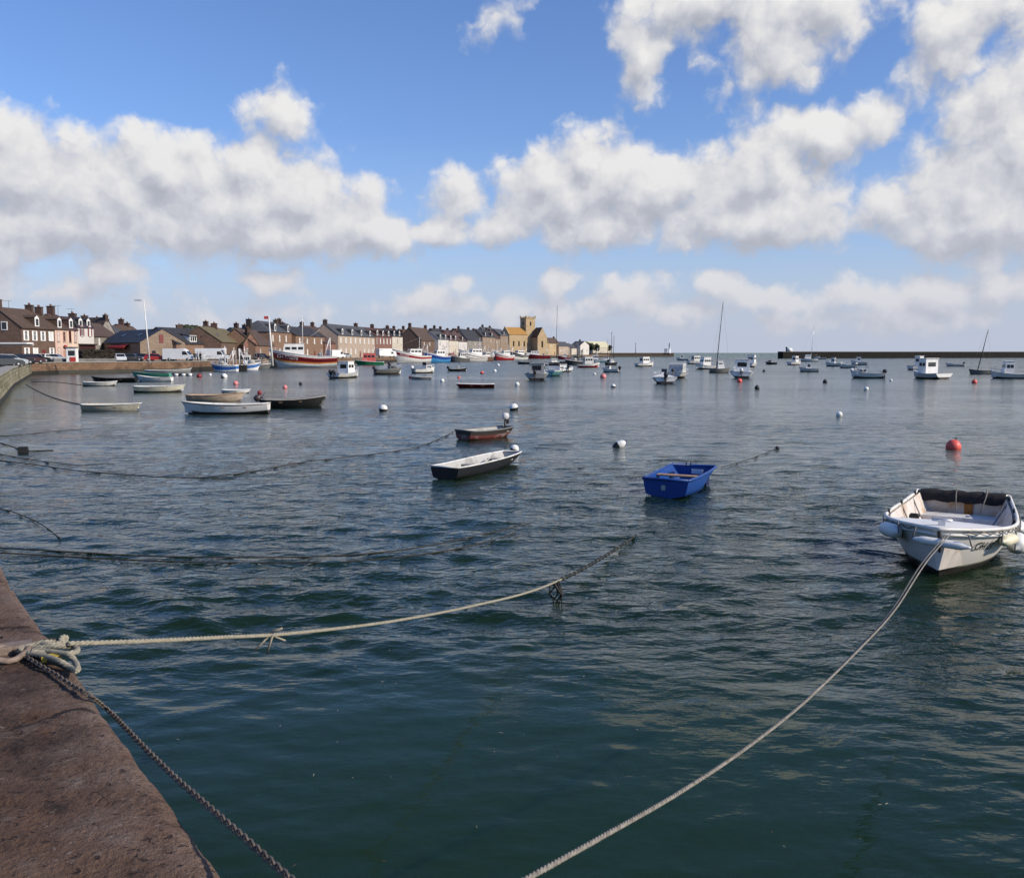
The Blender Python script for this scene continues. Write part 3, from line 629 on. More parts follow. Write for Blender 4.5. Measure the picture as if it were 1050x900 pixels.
house('olive roofed house with a dark gable end left of the low barn', 227, 251, 351, 336.7, 'brown', 'olive', zL=190, zR=214, nwin=3, floors=1, depth=9, chim=((.55, 1.0),), group='stone houses on the corner street')
house('brown gabled barn facing the small blue fishing boats', 250, 265, 353, 341.5, 'redbrown', 'olive', zL=205, zR=208, style='front', nwin=2, floors=1, depth=12, chim=((.1, .9),), group='stone houses on the corner street')
house('long low house under a steep dark roof below the tall black chimney', 262, 281, 354, 338.5, 'orange', 'brown', zL=206, zR=226, nwin=2, floors=1, depth=9, chim=(), group='stone houses on the corner street')
h_, Wd, H, HR, D = house('tall orange stone house with hipped slate roof behind the big red trawler', 276.5, 303, 341, 329.5, 'orange', 'slate', off=26, style='hip', nwin=4, floors=2, depth=9, dorm=2, winh=1.7, frame=W_)
chimney(h_, .5, D*.6, H-3, hz(327.5, zq(276)+26)-GZ, 1.2, 1.2, pmat('sooty_stone', (.035, .03, .028), .9, .3, 2, .4), 1)
chimney(h_, Wd*.86, D*.5, H, hz(328.5, zq(300)+26)-GZ, 1.1, 1.1, None, 2)
house('orange stone house with dark slate roof right of the hipped house', 303.5, 333, 344.5, 335.8, 'orange', 'dark', off=22, nwin=4, floors=2, depth=8, chim=((.03, .9),), winh=1.6)
house('dark red brown house with a lean gable beside the long beige terrace', 333.5, 352, 352, 340.5, 'redbrown', 'plum', off=20, nwin=2, floors=1, depth=11, chim=((.9, .7),))
house('long beige terrace house with grey slate roof and two rows of white windows', 347, 384.5, 344.6, 334, 'beige', 'slate', off=17, nwin=8, floors=2, dorm=4, depth=9, winh=1.9, winw=1.1, chim=((.02, 1.2), (.80, 1.1)), dormfront=W_)
house('red brown terrace house with narrow white windows between two beige houses', 384.8, 402, 345, 336.5, 'redbrown', 'plum', off=17, nwin=5, floors=2, dorm=3, depth=9, winh=2.0, winw=.9, chim=((.5, 1.3),))
house('pale terrace house at the end of the white windowed row', 402.3, 413, 345, 337.5, 'cream', 'dark', off=17, nwin=3, floors=2, dorm=2, depth=9, winh=1.9, winw=1.0, chim=((.6, .9),))
house('small dark roofed house set back behind the pale terrace house', 411, 424, 348, 341.5, 'brown', 'dark', off=52, nwin=2, floors=2, depth=9, chim=((.25, 1.3), (.8, 1.2)))
house('dark roofed cottage set back left of the big gabled house', 422, 437, 350, 342, 'grey', 'plum', off=46, nwin=2, floors=2, depth=9, chim=((.4, 1.0), (.85, .8)))
house('big brown gabled house with a chimney on each end behind the red striped trawler', 432, 449, 349, 336.2, 'brown', 'brown', zL=zq(432)+18, zR=zq(449)+20, nwin=3, floors=2, depth=11, chim=((.05, 1.6), (.95, 1.3)))
house('white house with grey dormers right of the big gabled house', 449.5, 460, 348, 340, 'white', 'slate', off=14, nwin=3, floors=2, dorm=2, depth=9, winh=1.9)
house('cream house with red brown roof and two dormers', 460.3, 470, 349, 341.3, 'cream', 'plum', off=14, nwin=3, floors=2, dorm=2, depth=9, chim=((.3, .9),))
house('white shop house under a dark plum roof', 470.3, 479, 350, 341, 'white', 'plum', off=14, nwin=3, floors=2, dorm=1, depth=9, chim=((.2, .8), (.9, .8)))
house('grey stone house with high gable left of the tan terrace', 479.3, 494.5, 349, 338, 'grey', 'dark', off=14, nwin=3, floors=2, depth=9, chim=((.6, 1.0), (.95, .8)))
house('tan stone house with two white dormers and dark roof', 494.8, 508, 345.5, 338, 'tan', 'dark', off=14, nwin=4, floors=2, dorm=2, depth=9, chim=((.9, 1.0),), winh=1.8)
house('narrow dark roofed house left of the white gabled house', 508.2, 513, 347, 339.5, 'tan', 'plum', off=14, nwin=2, floors=2, depth=9, chim=((.2, .9),))
house('tan stone house topped by a white gable beside the church', 513.2, 521, 344, 337.5, 'tan', 'slate', off=14, nwin=3, floors=2, dorm=1, depth=9, winh=1.8, dormfront=wall_stone['white'])
house('low dark cottage showing over the roofs behind the cream house', 462, 478, 345, 338.8, 'grey', 'plum', off=70, nwin=2, floors=2, depth=9, chim=((.3, .9), (.8, .7)))
house('gold stone house stepping down right of the church', 563, 574, 352, 346.5, 'gold', 'brown', off=34, nwin=3, floors=2, depth=8, chim=((.9, .9),))
house('low pale stone house behind the red hulled boat', 573, 583, 355, 350.5, 'beige', 'slate', off=30, nwin=3, floors=1, depth=8)
house('small grey slated cottage left of the dark pine', 580, 588, 356, 352, 'grey', 'slate', off=36, nwin=2, floors=1, depth=8, chim=((.5, .8),))
house('pale cottage with a low roof behind the dark work boat', 586, 599, 357, 353, 'cream', 'slate', off=34, nwin=3, floors=1, depth=8)
house('small white gabled cottage beside the dark trees', 595, 604, 354, 350, 'white', 'slate', off=28, style='front', nwin=2, floors=1, depth=8)
house('wide pale yellow roofed boat shed near the jetty', 608, 627, 356.5, 350.3, 'cream', 'yellow', zL=705, zR=720, nwin=3, floors=1, depth=14, name='boat_shed', cat='shed')

# the jumble of roofs behind the front rows
for (a, b, ye, yr, w, r, o, ch, lab) in (
 (120, 131, 343, 331.5, 'grey', 'slate', 96, ((.1, 1.2), (.9, 1.0)), 'grey stone house with twin chimneys showing over the long brown roof'),
 (138, 149, 344, 333, 'brown', 'plum', 104, ((.5, 1.4),), 'plum roofed house far behind the lamp post'),
 (226, 238, 346, 334.5, 'brown', 'brown', 70, ((.2, 1.2), (.9, .8)), 'brown roofed house showing over the olive roof'),
 (252, 268, 347, 336.5, 'grey', 'dark', 66, ((.4, 1.3), (.92, 1.0)), 'dark roofed house behind the gabled barn'),
 (298, 310, 344, 332, 'brown', 'dark', 72, ((.3, 1.5),), 'dark roofed house peeping over the hipped slate roof'),
 (322, 337, 345, 334.5, 'grey', 'plum', 70, ((.1, 1.2), (.8, 1.4)), 'plum roofed house with two chimneys behind the orange stone house'),
 (338, 349, 347, 336.5, 'brown', 'slate', 74, ((.6, 1.2),), 'slate roofed house behind the lean gabled house'),
 (404, 415, 346, 336.8, 'redbrown', 'plum', 96, ((.3, 1.3), (.9, 1.2)), 'plum roofed house behind the end of the white windowed row'),
 (418, 428, 347, 337.8, 'brown', 'brown', 104, ((.5, 1.6),), 'brown roofed house far back with a single stout chimney'),
 (450, 461, 346, 337.0, 'redbrown', 'dark', 78, ((.4, 1.5), (.95, 1.2)), 'dark roofed house over the white house with grey dormers'),
 (473, 484, 346, 337.2, 'brown', 'plum', 90, ((.5, 1.4),), 'plum roofed house over the white shop house'),
 (500, 512, 345, 335.8, 'grey', 'slate', 84, ((.2, 1.4), (.8, 1.1)), 'slate roofed house over the tan stone house')):
    house(lab, a, b, ye, yr, w, r, off=o, nwin=2, floors=2, depth=10, chim=ch, group='houses behind the harbour front')

# ------------------------------------------------------------------ the church
def church():
    Y0 = 592.0; p = atY(541, 361.5, Y0); ang = math.atan2(.52, .85)
    root = thing('church', 'golden stone church with square tower and orange roof above the trawlers', 'church', (p.x, p.y, GZ), ang)
    g = wall_stone['gold']; k = Y0/900
    zt = hz(326, Y0)-GZ; zr = hz(336.3, Y0)-GZ; ze = hz(343.2, Y0)-GZ
    a = 3.6                                        # half width of the tower
    mb = MB(); mb.box((0, 0, zt/2), (2*a, 2*a, zt)); mb.box((0, 0, zt*.78), (2*a+.3, 2*a+.3, .3)); mb.box((0, 0, zt-.6), (2*a+.36, 2*a+.36, .35))
    tw = mb.build('tower', g, root)
    mb = MB()
    for i in range(4):
        for j in range(5):
            q = -a+(j+.5)*2*a/5; c = [(q, -a, zt+.35), (q, a, zt+.35), (-a, q, zt+.35), (a, q, zt+.35)][i]
            mb.box(c, (.8 if i < 2 else .4, .4 if i < 2 else .8, .7))
    mb.build('parapet', g, tw)
    for sx in (-1, 1):
        for sy in (-1, 1):
            m_ = MB(); m_.lathe([(.38, zt), (.34, zt+.9), (.42, zt+.95), (.02, zt+2.1)], (sx*a, sy*a, 0), 6); m_.build('pinnacle', g, tw)
    for (c, d) in (((0, -a-.02, zt*.84), (1.1, .1, 2.6)), ((-a-.02, 0, zt*.84), (.1, 1.1, 2.6)), ((1.6, -a-.02, zt*.62), (.5, .1, 1.6))):
        m_ = MB(); m_.box(c, d); m_.build('belfry_opening', pmat('dark_opening', (.012, .011, .010), .9), tw)
    # nave, to the left of the tower
    L = 16.5; w = 5.4; x0 = -a-L+2.5; x1 = -a+2.2
    mb = MB(); mb.prism([(-w, -.3), (w, -.3), (w, ze), (0, zr), (-w, ze)], 0, x0, -a-.01); nv = mb.build('nave_wall', g, root)
    rb = MB(); s = (zr-ze)/w
    for sg in (-1, 1): rb.prism([(0, zr+.05), (sg*(w+.3), ze-s*.3+.05), (sg*(w+.3), ze-s*.3+.3), (0, zr+.3)], 0, x0+.3, -a-.02)
    rb.build('nave_roof', roofs['gold'], root)
    for q in (.2, .45, .7):
        m_ = MB(); m_.box((x0+L*q, -w-.02, ze*.55), (1.0, .1, 3.4)); m_.build('nave_window', MATS['dark_opening'], root)
    m_ = MB(); m_.prism([(-w-.15, ze), (w+.15, ze), (0, zr+.9)], 0, x0-.3, x0+.28); m_.build('gable_coping', g, root)
    # transept, its gable towards the harbour on the right
    zt2 = hz(336.0, Y0-9)-GZ; ze2 = hz(345.5, Y0-9)-GZ; tw_ = 3.7; cx = 4.2; yb = -11.5
    mb = MB(); mb.prism([(cx-tw_, -.3), (cx+tw_, -.3), (cx+tw_, ze2), (cx, zt2), (cx-tw_, ze2)], 1, yb, -a-.03); mb.build('transept_wall', g, root)
    rb = MB(); s = (zt2-ze2)/tw_
    for sg in (-1, 1): rb.prism([(cx, zt2+.05), (cx+sg*(tw_+.3), ze2-s*.3+.05), (cx+sg*(tw_+.3), ze2-s*.3+.3), (cx, zt2+.3)], 1, yb+.2, -a-.05)
    rb.build('transept_roof', roofs['brown'], root)
    m_ = MB(); m_.box((cx, yb-.02, ze2*.6), (1.3, .1, 4.2)); m_.build('transept_window', MATS['dark_opening'], root)
    # chancel beyond
    mb = MB(); zc = hz(346, Y0+6)-GZ; mb.prism([(-4, -.3), (4, -.3), (4, zc*.7), (0, zc), (-4, zc*.7)], 0, a+.02, a+11); mb.build('chancel_wall', g, root)
    rb = MB()
    for sg in (-1, 1): rb.prism([(0, zc+.05), (sg*4.3, zc*.7-.05), (sg*4.3, zc*.7+.2), (0, zc+.3)], 0, a+.05, a+11.2)
    rb.build('chancel_roof', roofs['olive'], root)
church()

# ------------------------------------------------------------------ beacon tower and hut on the jetty, lamp post, poles
pb = atY(686.4, 366, 714)
b = thing('beacon_tower', 'slim white beacon tower standing on the end of the brown jetty', 'lighthouse', (pb.x, pb.y, 2.9))
H_ = hz(351.5, 714)-2.9; mb = MB(); mb.lathe([(1.1, 0), (1.05, .4), (.8, .5), (.68, H_*.82), (1.0, H_*.83), (1.0, H_*.86), (.62, H_*.865)], n=14); mb.build('tower', paint('beacon_white', (.8, .8, .8), .5), b)
mb = MB(); mb.lathe([(.55, H_*.865), (.55, H_*.95), (.7, H_*.955), (.05, H_*1.02)], n=10); mb.build('lantern', pmat('lantern_grey', (.35, .38, .45), .4), b)
pb = atY(682.6, 366, 712); b = thing('signal_hut', 'small grey signal hut left of the white beacon tower', 'hut', (pb.x, pb.y, 2.95))
mb = MB(); mb.box((0, 0, 1.6), (2.0, 2.0, 3.2)); mb.build('wall', pmat('hut_grey', (.35, .36, .40), .8), b); mb = MB(); mb.box((0, 0, 3.3), (2.5, 2.5, .25)); mb.build('roof', roofs['slate'], b)
pb = atY(807.6, 366, 531); b = thing('harbour_hut', 'white domed hut on the end of the sea wall', 'hut', (pb.x+1.5, pb.y+2, 3.75))
mb = MB(); mb.lathe([(1.9, 0), (1.9, 1.4), (1.6, 2.0), (.9, 2.45), (.1, 2.6)], n=16); mb.build('wall', W_, b); mb = MB(); mb.box((-1.8, -.6, .8), (.5, .8, 1.6)); mb.build('door', MATS['dark_opening'], b)
pb = atY(804.9, 366, 528); b = thing('harbour_light', 'short dark light column left of the white domed hut', 'beacon', (pb.x+1.2, pb.y+1.5, 4.05))
mb = MB(); mb.lathe([(.5, 0), (.4, .3), (.35, 1.9), (.6, 2.0), (.5, 2.6), (.1, 2.8)], n=10); mb.build('column', pmat('iron_dark', (.02, .022, .02), .6), b)
galv = pmat('galvanised', (.55, .56, .58), .4, .1, 3, 0, 20, .5, .4)
pb = at(153.5, 372.2, QZ); Yp = pb.y; tp = atY(147.5, 308.5, Yp)
b = thing('lamp_post', 'tall pale street lamp leaning slightly over the brown harbour wall', 'street lamp', (pb.x, pb.y, QZ))
v = Vector((tp.x-pb.x, 0, tp.z-QZ)); mb = MB(); mb.tube([v*0, v*.5, v], [.13, .10, .06], 8); mb.build('pole', paint('lamp_cream', (.72, .70, .66), .5), b)
mb = MB(); mb.tube([v, v+Vector((-.5, 0, .1))], .05, 6); mb.build('arm', galv, b); mb = MB(); mb.box(v+Vector((-.9, 0, .1)), (1.0, .35, .2)); mb.build('lamp_head', galv, b)
pb = at(279.5, 375.0, QZ); Yp = pb.y; tp = atY(275.5, 324, Yp)
b = thing('signal_mast', 'pale harbour mast with a small flag left of the big red trawler', 'mast', (pb.x, pb.y, QZ)); v = Vector((tp.x-pb.x, 0, tp.z-QZ))
mb = MB(); mb.tube([v*0, v*.6, v], [.16, .11, .05], 8); mb.build('pole', MATS['paint_lamp_cream'], b); mb = MB(); mb.box(v+Vector((-.3, 0, -.2)), (.55, .03, .35)); mb.build('flag', paint('flag_red', (.5, .06, .05), .8), b)
for (px, y0, y1, Y, lab) in ((651.6, 366, 352.2, 694, 'thin dark post on the brown jetty'), (627, 366, 341, 688, 'dark mooring mast at the foot of the jetty')):
    pb = atY(px, 366, Y); b = MB(); b.tube([(0, 0, 0), (0, 0, hz(y1, Y)-2.9)], [.24, .14], 8); b.box((0, 0, hz(y1, Y)-2.9), (.8, .35, .5))
    tag(b.build('jetty_post', MATS['iron_dark'], None, (pb.x, pb.y, 2.9)), lab, 'post', None, 'thing')
for (px, y0, y1, Y, lab) in ((3.5, 312, 307.5, 156, 'thin television aerial on the chimney of the brown gable house'), (55.5, 320, 312.5, 166, 'spindly television aerial over the brown roof'), (70, 322, 316, 172, 'television aerial above the peach house chimney')):
    pb = atY(px, y0, Y); mb = MB(); hh = hz(y1, Y)-pb.z; mb.tube([(0, 0, -1.5), (0, 0, hh)], .03, 5)
    for k in range(4): mb.tube([(-.9+.45*k, -.3, hh), (-.9+.45*k, .3, hh)], .016, 4)
    mb.tube([(-1.0, 0, hh), (.6, 0, hh)], .02, 4)
    tag(mb.build('television_aerial', MATS['iron_dark'], None, (pb.x-.8, pb.y+3, pb.z)), lab, 'aerial', 'television aerials on the roofs', 'thing')

# ------------------------------------------------------------------ trees and hedge
leafm = pmat('leaf_dark', (.035, .045, .022), .7, .35, .7); leafw = pmat('leaf_winter', (.040, .032, .024), .8, .3, .7); bark = pmat('bark', (.06, .045, .035), .9)
def tree(label, px, Y, ytop, wpx, base=GZ, name='broadleaf_tree', mat=leafm, n=900, cone=False, seed=1):
    rr = random.Random(seed); p = atY(px, 361.5, Y); H = hz(ytop, Y)-base; w = wpx*Y/900/2
    b = thing(name, label, 'tree', (p.x, p.y, base), 0, 'trees behind the harbour')
    t = MB(); t.tube([(0, 0, -.2), (.1, 0, H*.3), (0, .1, H*.75)], [.32, .24, .08], 7)
    for k in range(6):
        an = rr.random()*6.28; z = H*(.28+.09*k); t.tube([(0, 0, z), (math.cos(an)*w*.6, math.sin(an)*w*.6, z+H*.16)], [.11, .03], 5)
    t.build('trunk', bark, b)
    c = MB(); lobes = [(rr.uniform(-.6, .6)*w, rr.uniform(-.5, .5)*w, H*rr.uniform(.45, .85), rr.uniform(.32, .55)) for _ in range(9)]
    for i in range(n):
        if cone:
            z = rr.random()**.8; rad = w*(1-z)*(.55+.45*rr.random()); an = rr.random()*6.28; q = Vector((math.cos(an)*rad, math.sin(an)*rad, H*(.15+.85*z)))
        else:
            l = lobes[i % 9]; d = Vector((rr.gauss(0, 1), rr.gauss(0, 1), rr.gauss(0, .8))).normalized()*(.75+.3*rr.random())*w*l[3]; q = Vector((l[0], l[1], l[2]))+d
            q.z = min(q.z, H*1.01)
        s = rr.uniform(.25, .55)*(H/8); u = Vector((rr.gauss(0, 1), rr.gauss(0, 1), rr.gauss(0, 1))).normalized(); v = u.orthogonal().normalized()
        c.add([q-u*s-v*s*.6, q+u*s-v*s*.6, q+u*s*.7+v*s*.6, q-u*s*.7+v*s*.6], [(0, 1, 2, 3)])
    c.build('crown', mat, b)
tree('dark rounded tree behind the broad slate roofed house', 190, 212, 334.5, 34, n=1800, seed=2)
tree('dark tree at the right end of the broad slate roofed house', 219, 216, 337.5, 14, seed=3)
tree('dark tree crown showing above the olive roof', 242, 232, 333.5, 7, seed=4, n=700)
tree('bushy dark tree between the white cottage and the yellow shed', 605, 675, 351, 10, seed=5)
tree('dark round tree right of the white gabled cottage', 611, 678, 352.5, 8, seed=6)
tree('dark pointed pine behind the dark work boat', 594.5, 690, 348.5, 6, name='pine_tree', cone=True, seed=7)
tree('small dark tree in front of the yellow roofed shed', 625.5, 690, 353, 4, seed=8, n=500)
tree('small bush like tree above the low pale stone house', 582.5, 660, 352.0, 4, seed=9, n=500)
# clipped hedge behind the grey parapet
hb = MB(); rr = random.Random(4); a_ = atY(84, 361.5, 150); b_ = atY(117, 361.5, 156); d_ = b_-a_; L_ = Vector((d_.x, d_.y, 0)).length; an_ = math.atan2(d_.y, d_.x)
for i in range(3200):
    q = Vector((rr.random()*L_, rr.choice([0, 1.4, rr.random()*1.4]), rr.random()**.7*2.05)); s = rr.uniform(.08, .18); u = Vector((rr.gauss(0, 1), rr.gauss(0, 1), rr.gauss(0, 1))).normalized(); v = u.orthogonal().normalized()
    hb.add([q-u*s-v*s, q+u*s-v*s, q+u*s+v*s, q-u*s+v*s], [(0, 1, 2, 3)])
hb.box((L_/2, .7, .95), (L_-.2, 1.1, 1.9))
tag(hb.build('hedge', leafw, None, (a_.x, a_.y, GZ), an_), 'dark brown clipped hedge along the quay in front of the white house', 'hedge', None, 'thing')

# ------------------------------------------------------------------ vehicles
tyre = pmat('tyre', (.02, .02, .02), .8); rimm = pmat('rim', (.35, .36, .37), .4, .1, 3, 0, 20, .5, .6); lampm = pmat('headlamp', (.7, .72, .72), .15); tailm = pmat('tail_lamp', (.35, .02, .02), .3)
def car(label, px, Y, ang, col, kind='car', rough=.3, group='cars parked along the quay', name='parked_car', z=GZ):
    p = atY(px, 361.5, Y); c = thing(name, label, {'car': 'car', 'van': 'van', 'camper': 'camper van', 'truck': 'truck'}[kind], (p.x, p.y, z), R(ang), group)
    pm = paint('car_%02x%02x%02x' % tuple(int(x*255) for x in col), col, rough); L, Wd = {'car': (4.1, 1.7), 'van': (5.6, 2.0), 'camper': (6.2, 2.1), 'truck': (6.4, 2.2)}[kind]
    if kind == 'car':
        prof = [(-L/2, .32), (L/2-.05, .30), (L/2, .62), (L/2-.25, .80), (L/2-1.05, .90), (-L/2+.1, .93), (-L/2-.02, .7)]
        top = [(L/2-1.05, .90), (L/2-1.75, 1.40), (-L/2+.75, 1.45), (-L/2+.12, .93)]
        b = MB(); b.prism(prof, 1, -Wd/2, Wd/2); vs = []
        for (x, zz) in top: k = .80 if zz > 1.2 else .97; vs += [(x, -Wd/2*k, zz), (x, Wd/2*k, zz)]
        b.add(vs, [(0, 2, 3, 1), (2, 4, 5, 3), (4, 6, 7, 5), (0, 6, 4, 2), (1, 3, 5, 7)])
        b.build('body', pm, c)
        for sg in (-1, 1):
            g = MB(); y0, y1 = sg*(Wd/2*.965+.012), sg*(Wd/2*.82+.012)
            g.add([(L/2-1.2, y0, .96), (-L/2+.35, y0, .98), (-L/2+.85, y1, 1.38), (L/2-1.72, y1, 1.34)], [(0, 1, 2, 3)]); g.build('side_window', glass, c)
        g = MB(); g.add([(L/2-1.06, -.7, .94), (L/2-1.06, .7, .94), (L/2-1.68, .62, 1.37), (L/2-1.68, -.62, 1.37)], [(0, 1, 2, 3)]); g.build('windscreen', glass, c)
        g = MB(); g.add([(-L/2+.14, -.68, .99), (-L/2+.14, .68, .99), (-L/2+.66, .6, 1.4), (-L/2+.66, -.6, 1.4)], [(3, 2, 1, 0)]); g.build('rear_window', glass, c)
        wx = (L/2-.75, -L/2+.75); fz = .66
    else:
        hi = {'van': 2.35, 'camper': 2.45, 'truck': 2.9}[kind]
        if kind == 'van': prof = [(-L/2, .4), (L/2, .4), (L/2, .95), (L/2-.75, 1.2), (L/2-1.5, hi-.25), (L/2-1.9, hi), (-L/2+.05, hi)]
        elif kind == 'camper': prof = [(-L/2, .4), (L/2, .4), (L/2, .95), (L/2-.8, 1.2), (L/2-1.3, 1.95), (L/2-.7, 2.15), (L/2-1.0, hi), (-L/2, hi)]
        else: prof = [(-L/2, .6), (L/2, .4), (L/2, 1.3), (L/2-.4, 2.1), (L/2-1.6, 2.15), (L/2-1.61, hi), (-L/2, hi)]
        b = MB(); b.prism(prof, 1, -Wd/2, Wd/2); b.build('body', pm, c)
        for sg in (-1, 1):
            g = MB(); y0 = sg*(Wd/2+.012); g.add([(L/2-.95, y0, 1.22), (L/2-2.0, y0, 1.22), (L/2-2.0, y0, 1.85), (L/2-1.35, y0, 1.85)], [(0, 1, 2, 3)]); g.build('side_window', glass, c)
        g = MB(); g.add([(L/2-.74, -.85, 1.24), (L/2-.74, .85, 1.24), (L/2-1.22, .8, 1.9), (L/2-1.22, -.8, 1.9)], [(0, 1, 2, 3)]); g.build('windscreen', glass, c)
        wx = (L/2-1.0, -L/2+1.2); fz = .8
    for x in wx:
        for sg in (-1, 1):
            Mx = Matrix.Rotation(R(90), 3, 'X'); w = MB(); w.lathe([(.2, -.11), (.31, -.1), (.33, 0), (.31, .1), (.2, .11)], (x, sg*(Wd/2-.08), .33), 14, 0, Mx); o = w.build('wheel', tyre, c)
            r_ = MB(); r_.lathe([(.19, -.125), (.19, .125)], (x, sg*(Wd/2-.08), .33), 10, 0, Mx); r_.build('rim', rimm, o)
    for sg in (-1, 1):
        h = MB(); h.box((L/2-.02, sg*(Wd/2-.28), fz), (.1, .34, .14)); h.build('headlight', lampm, c)
        h = MB(); h.box((-L/2+.0, sg*(Wd/2-.2), fz+.08), (.08, .22, .2)); h.build('tail_light', tailm, c)
    return c
car('dark grey car parked at the left edge of the quay', 2, 98, 60, (.05, .055, .06)); car('pale blue grey car parked next to the weedy quay wall', 8, 108, 62, (.35, .38, .42))
car('black car parked under the brown gable wall', 17, 118, 64, (.015, .015, .018)); car('dark maroon car behind the weedy quay wall', 29, 128, 66, (.06, .02, .02))
car('black hatchback car before the white shuttered windows', 38, 142, 20, (.012, .012, .014)); car('silver estate car parked below the pink house', 57, 150, 12, (.55, .56, .57))
car('white car parked beyond the red and white stall', 45, 145.5, 100, (.72, .72, .71)); car('silver hatchback car parked right of the hedge', 123, 158, -60, (.60, .62, .64))
car('dark grey car parked in front of the beige gable', 136, 163, 5, (.06, .06, .065)); car('small red car parked left of the white van', 160, 164, 10, (.35, .03, .03))
car('dark blue car in the shade between lamp post and red car', 148, 170, 8, (.02, .025, .05))
car('tall white panel van parked on the brown wall', 184, 164, 2, (.74, .74, .73), 'van', name='white_van', group='vans and lorries on the quay')
car('white camper van parked behind the two standing people', 218, 173, 4, (.76, .76, .75), 'camper', name='camper_van', group='vans and lorries on the quay')
car('white box lorry parked under the red brown terrace', 396, 283, 40, (.74, .74, .73), 'truck', name='box_lorry', group='vans and lorries on the quay', z=QZ)
car('white van parked beside the dark red brown house', 344.5, 244, 60, (.72, .72, .72), 'van', name='white_van', group='vans and lorries on the quay')
for px, lab, col in ((355, 'grey car on the town quay left of the green trawler', (.3, .31, .32)), (403, 'white car right of the box lorry', (.7, .7, .7)), (425, 'dark car behind the red striped trawler', (.03, .03, .035)), (447, 'white car on the quay before the white house', (.72, .72, .72)), (463, 'red car parked before the cream house', (.35, .04, .03)), (486, 'dark car parked before the grey stone house', (.03, .03, .035)), (517, 'white car parked below the white gable', (.7, .7, .7)), (268, 'dark car parked beside the pale harbour mast', (.04, .04, .045))):
    car(lab, px, zq(px)+5, 70, col)
# stall and kerbside things on the corner
def stall():
    p = atY(74, 361.5, 146.3); b = thing('kiosk', 'small white kiosk with red front board on the quay corner', 'kiosk', (p.x, p.y, GZ), R(10))
    mb = MB(); mb.box((0, 0, 1.2), (1.5, 1.3, 2.4)); mb.build('wall', W_, b); mb = MB(); mb.box((0, 0, 2.48), (1.8, 1.6, .14)); mb.build('roof', MATS['parapet_grey'], b)
    mb = MB(); mb.box((.1, -.68, 1.55), (1.0, .05, .8)); mb.build('window', glass, b); mb = MB(); mb.box((.25, -.7, .5), (.9, .06, .75)); mb.build('front_board', paint('board_red', (.42, .04, .03), .5), b)
    p = atY(67.6, 361.5, 146.5); b = thing('round_sign', 'round red road sign on a post in front of the pink house', 'sign', (p.x, p.y, GZ))
    mb = MB(); mb.tube([(0, 0, 0), (0, 0, 2.4)], .05, 6); mb.build('post', galv, b); mb = MB(); mb.lathe([(.38, -.03), (.38, .03)], (0, -.08, 2.5), 18, 0, Matrix.Rotation(R(90), 3, 'X')); mb.build('sign_face', MATS['paint_board_red'], b)
stall()
# awning of the brown house
p = atY(8, 352, 148); mb = MB(); mb.box((0, 0, 0), (7.5, 2.2, .22)); mb.box((0, 1.05, -.1), (7.5, .1, .5))
tag(mb.build('cafe_awning', W_, None, (p.x, p.y, p.z)), 'long white awning on the brown gable wall over the parked cars', 'awning', None, 'thing')
m_ = MB(); zz = hz(334, 155)-GZ; m_.box((-.03, 2.9, zz), (.12, 1.1, 1.5)); w0 = m_.build('window', W_, h0); m_ = MB(); m_.box((-.09, 2.9, zz), (.05, .8, 1.2)); m_.build('pane', glass, w0)

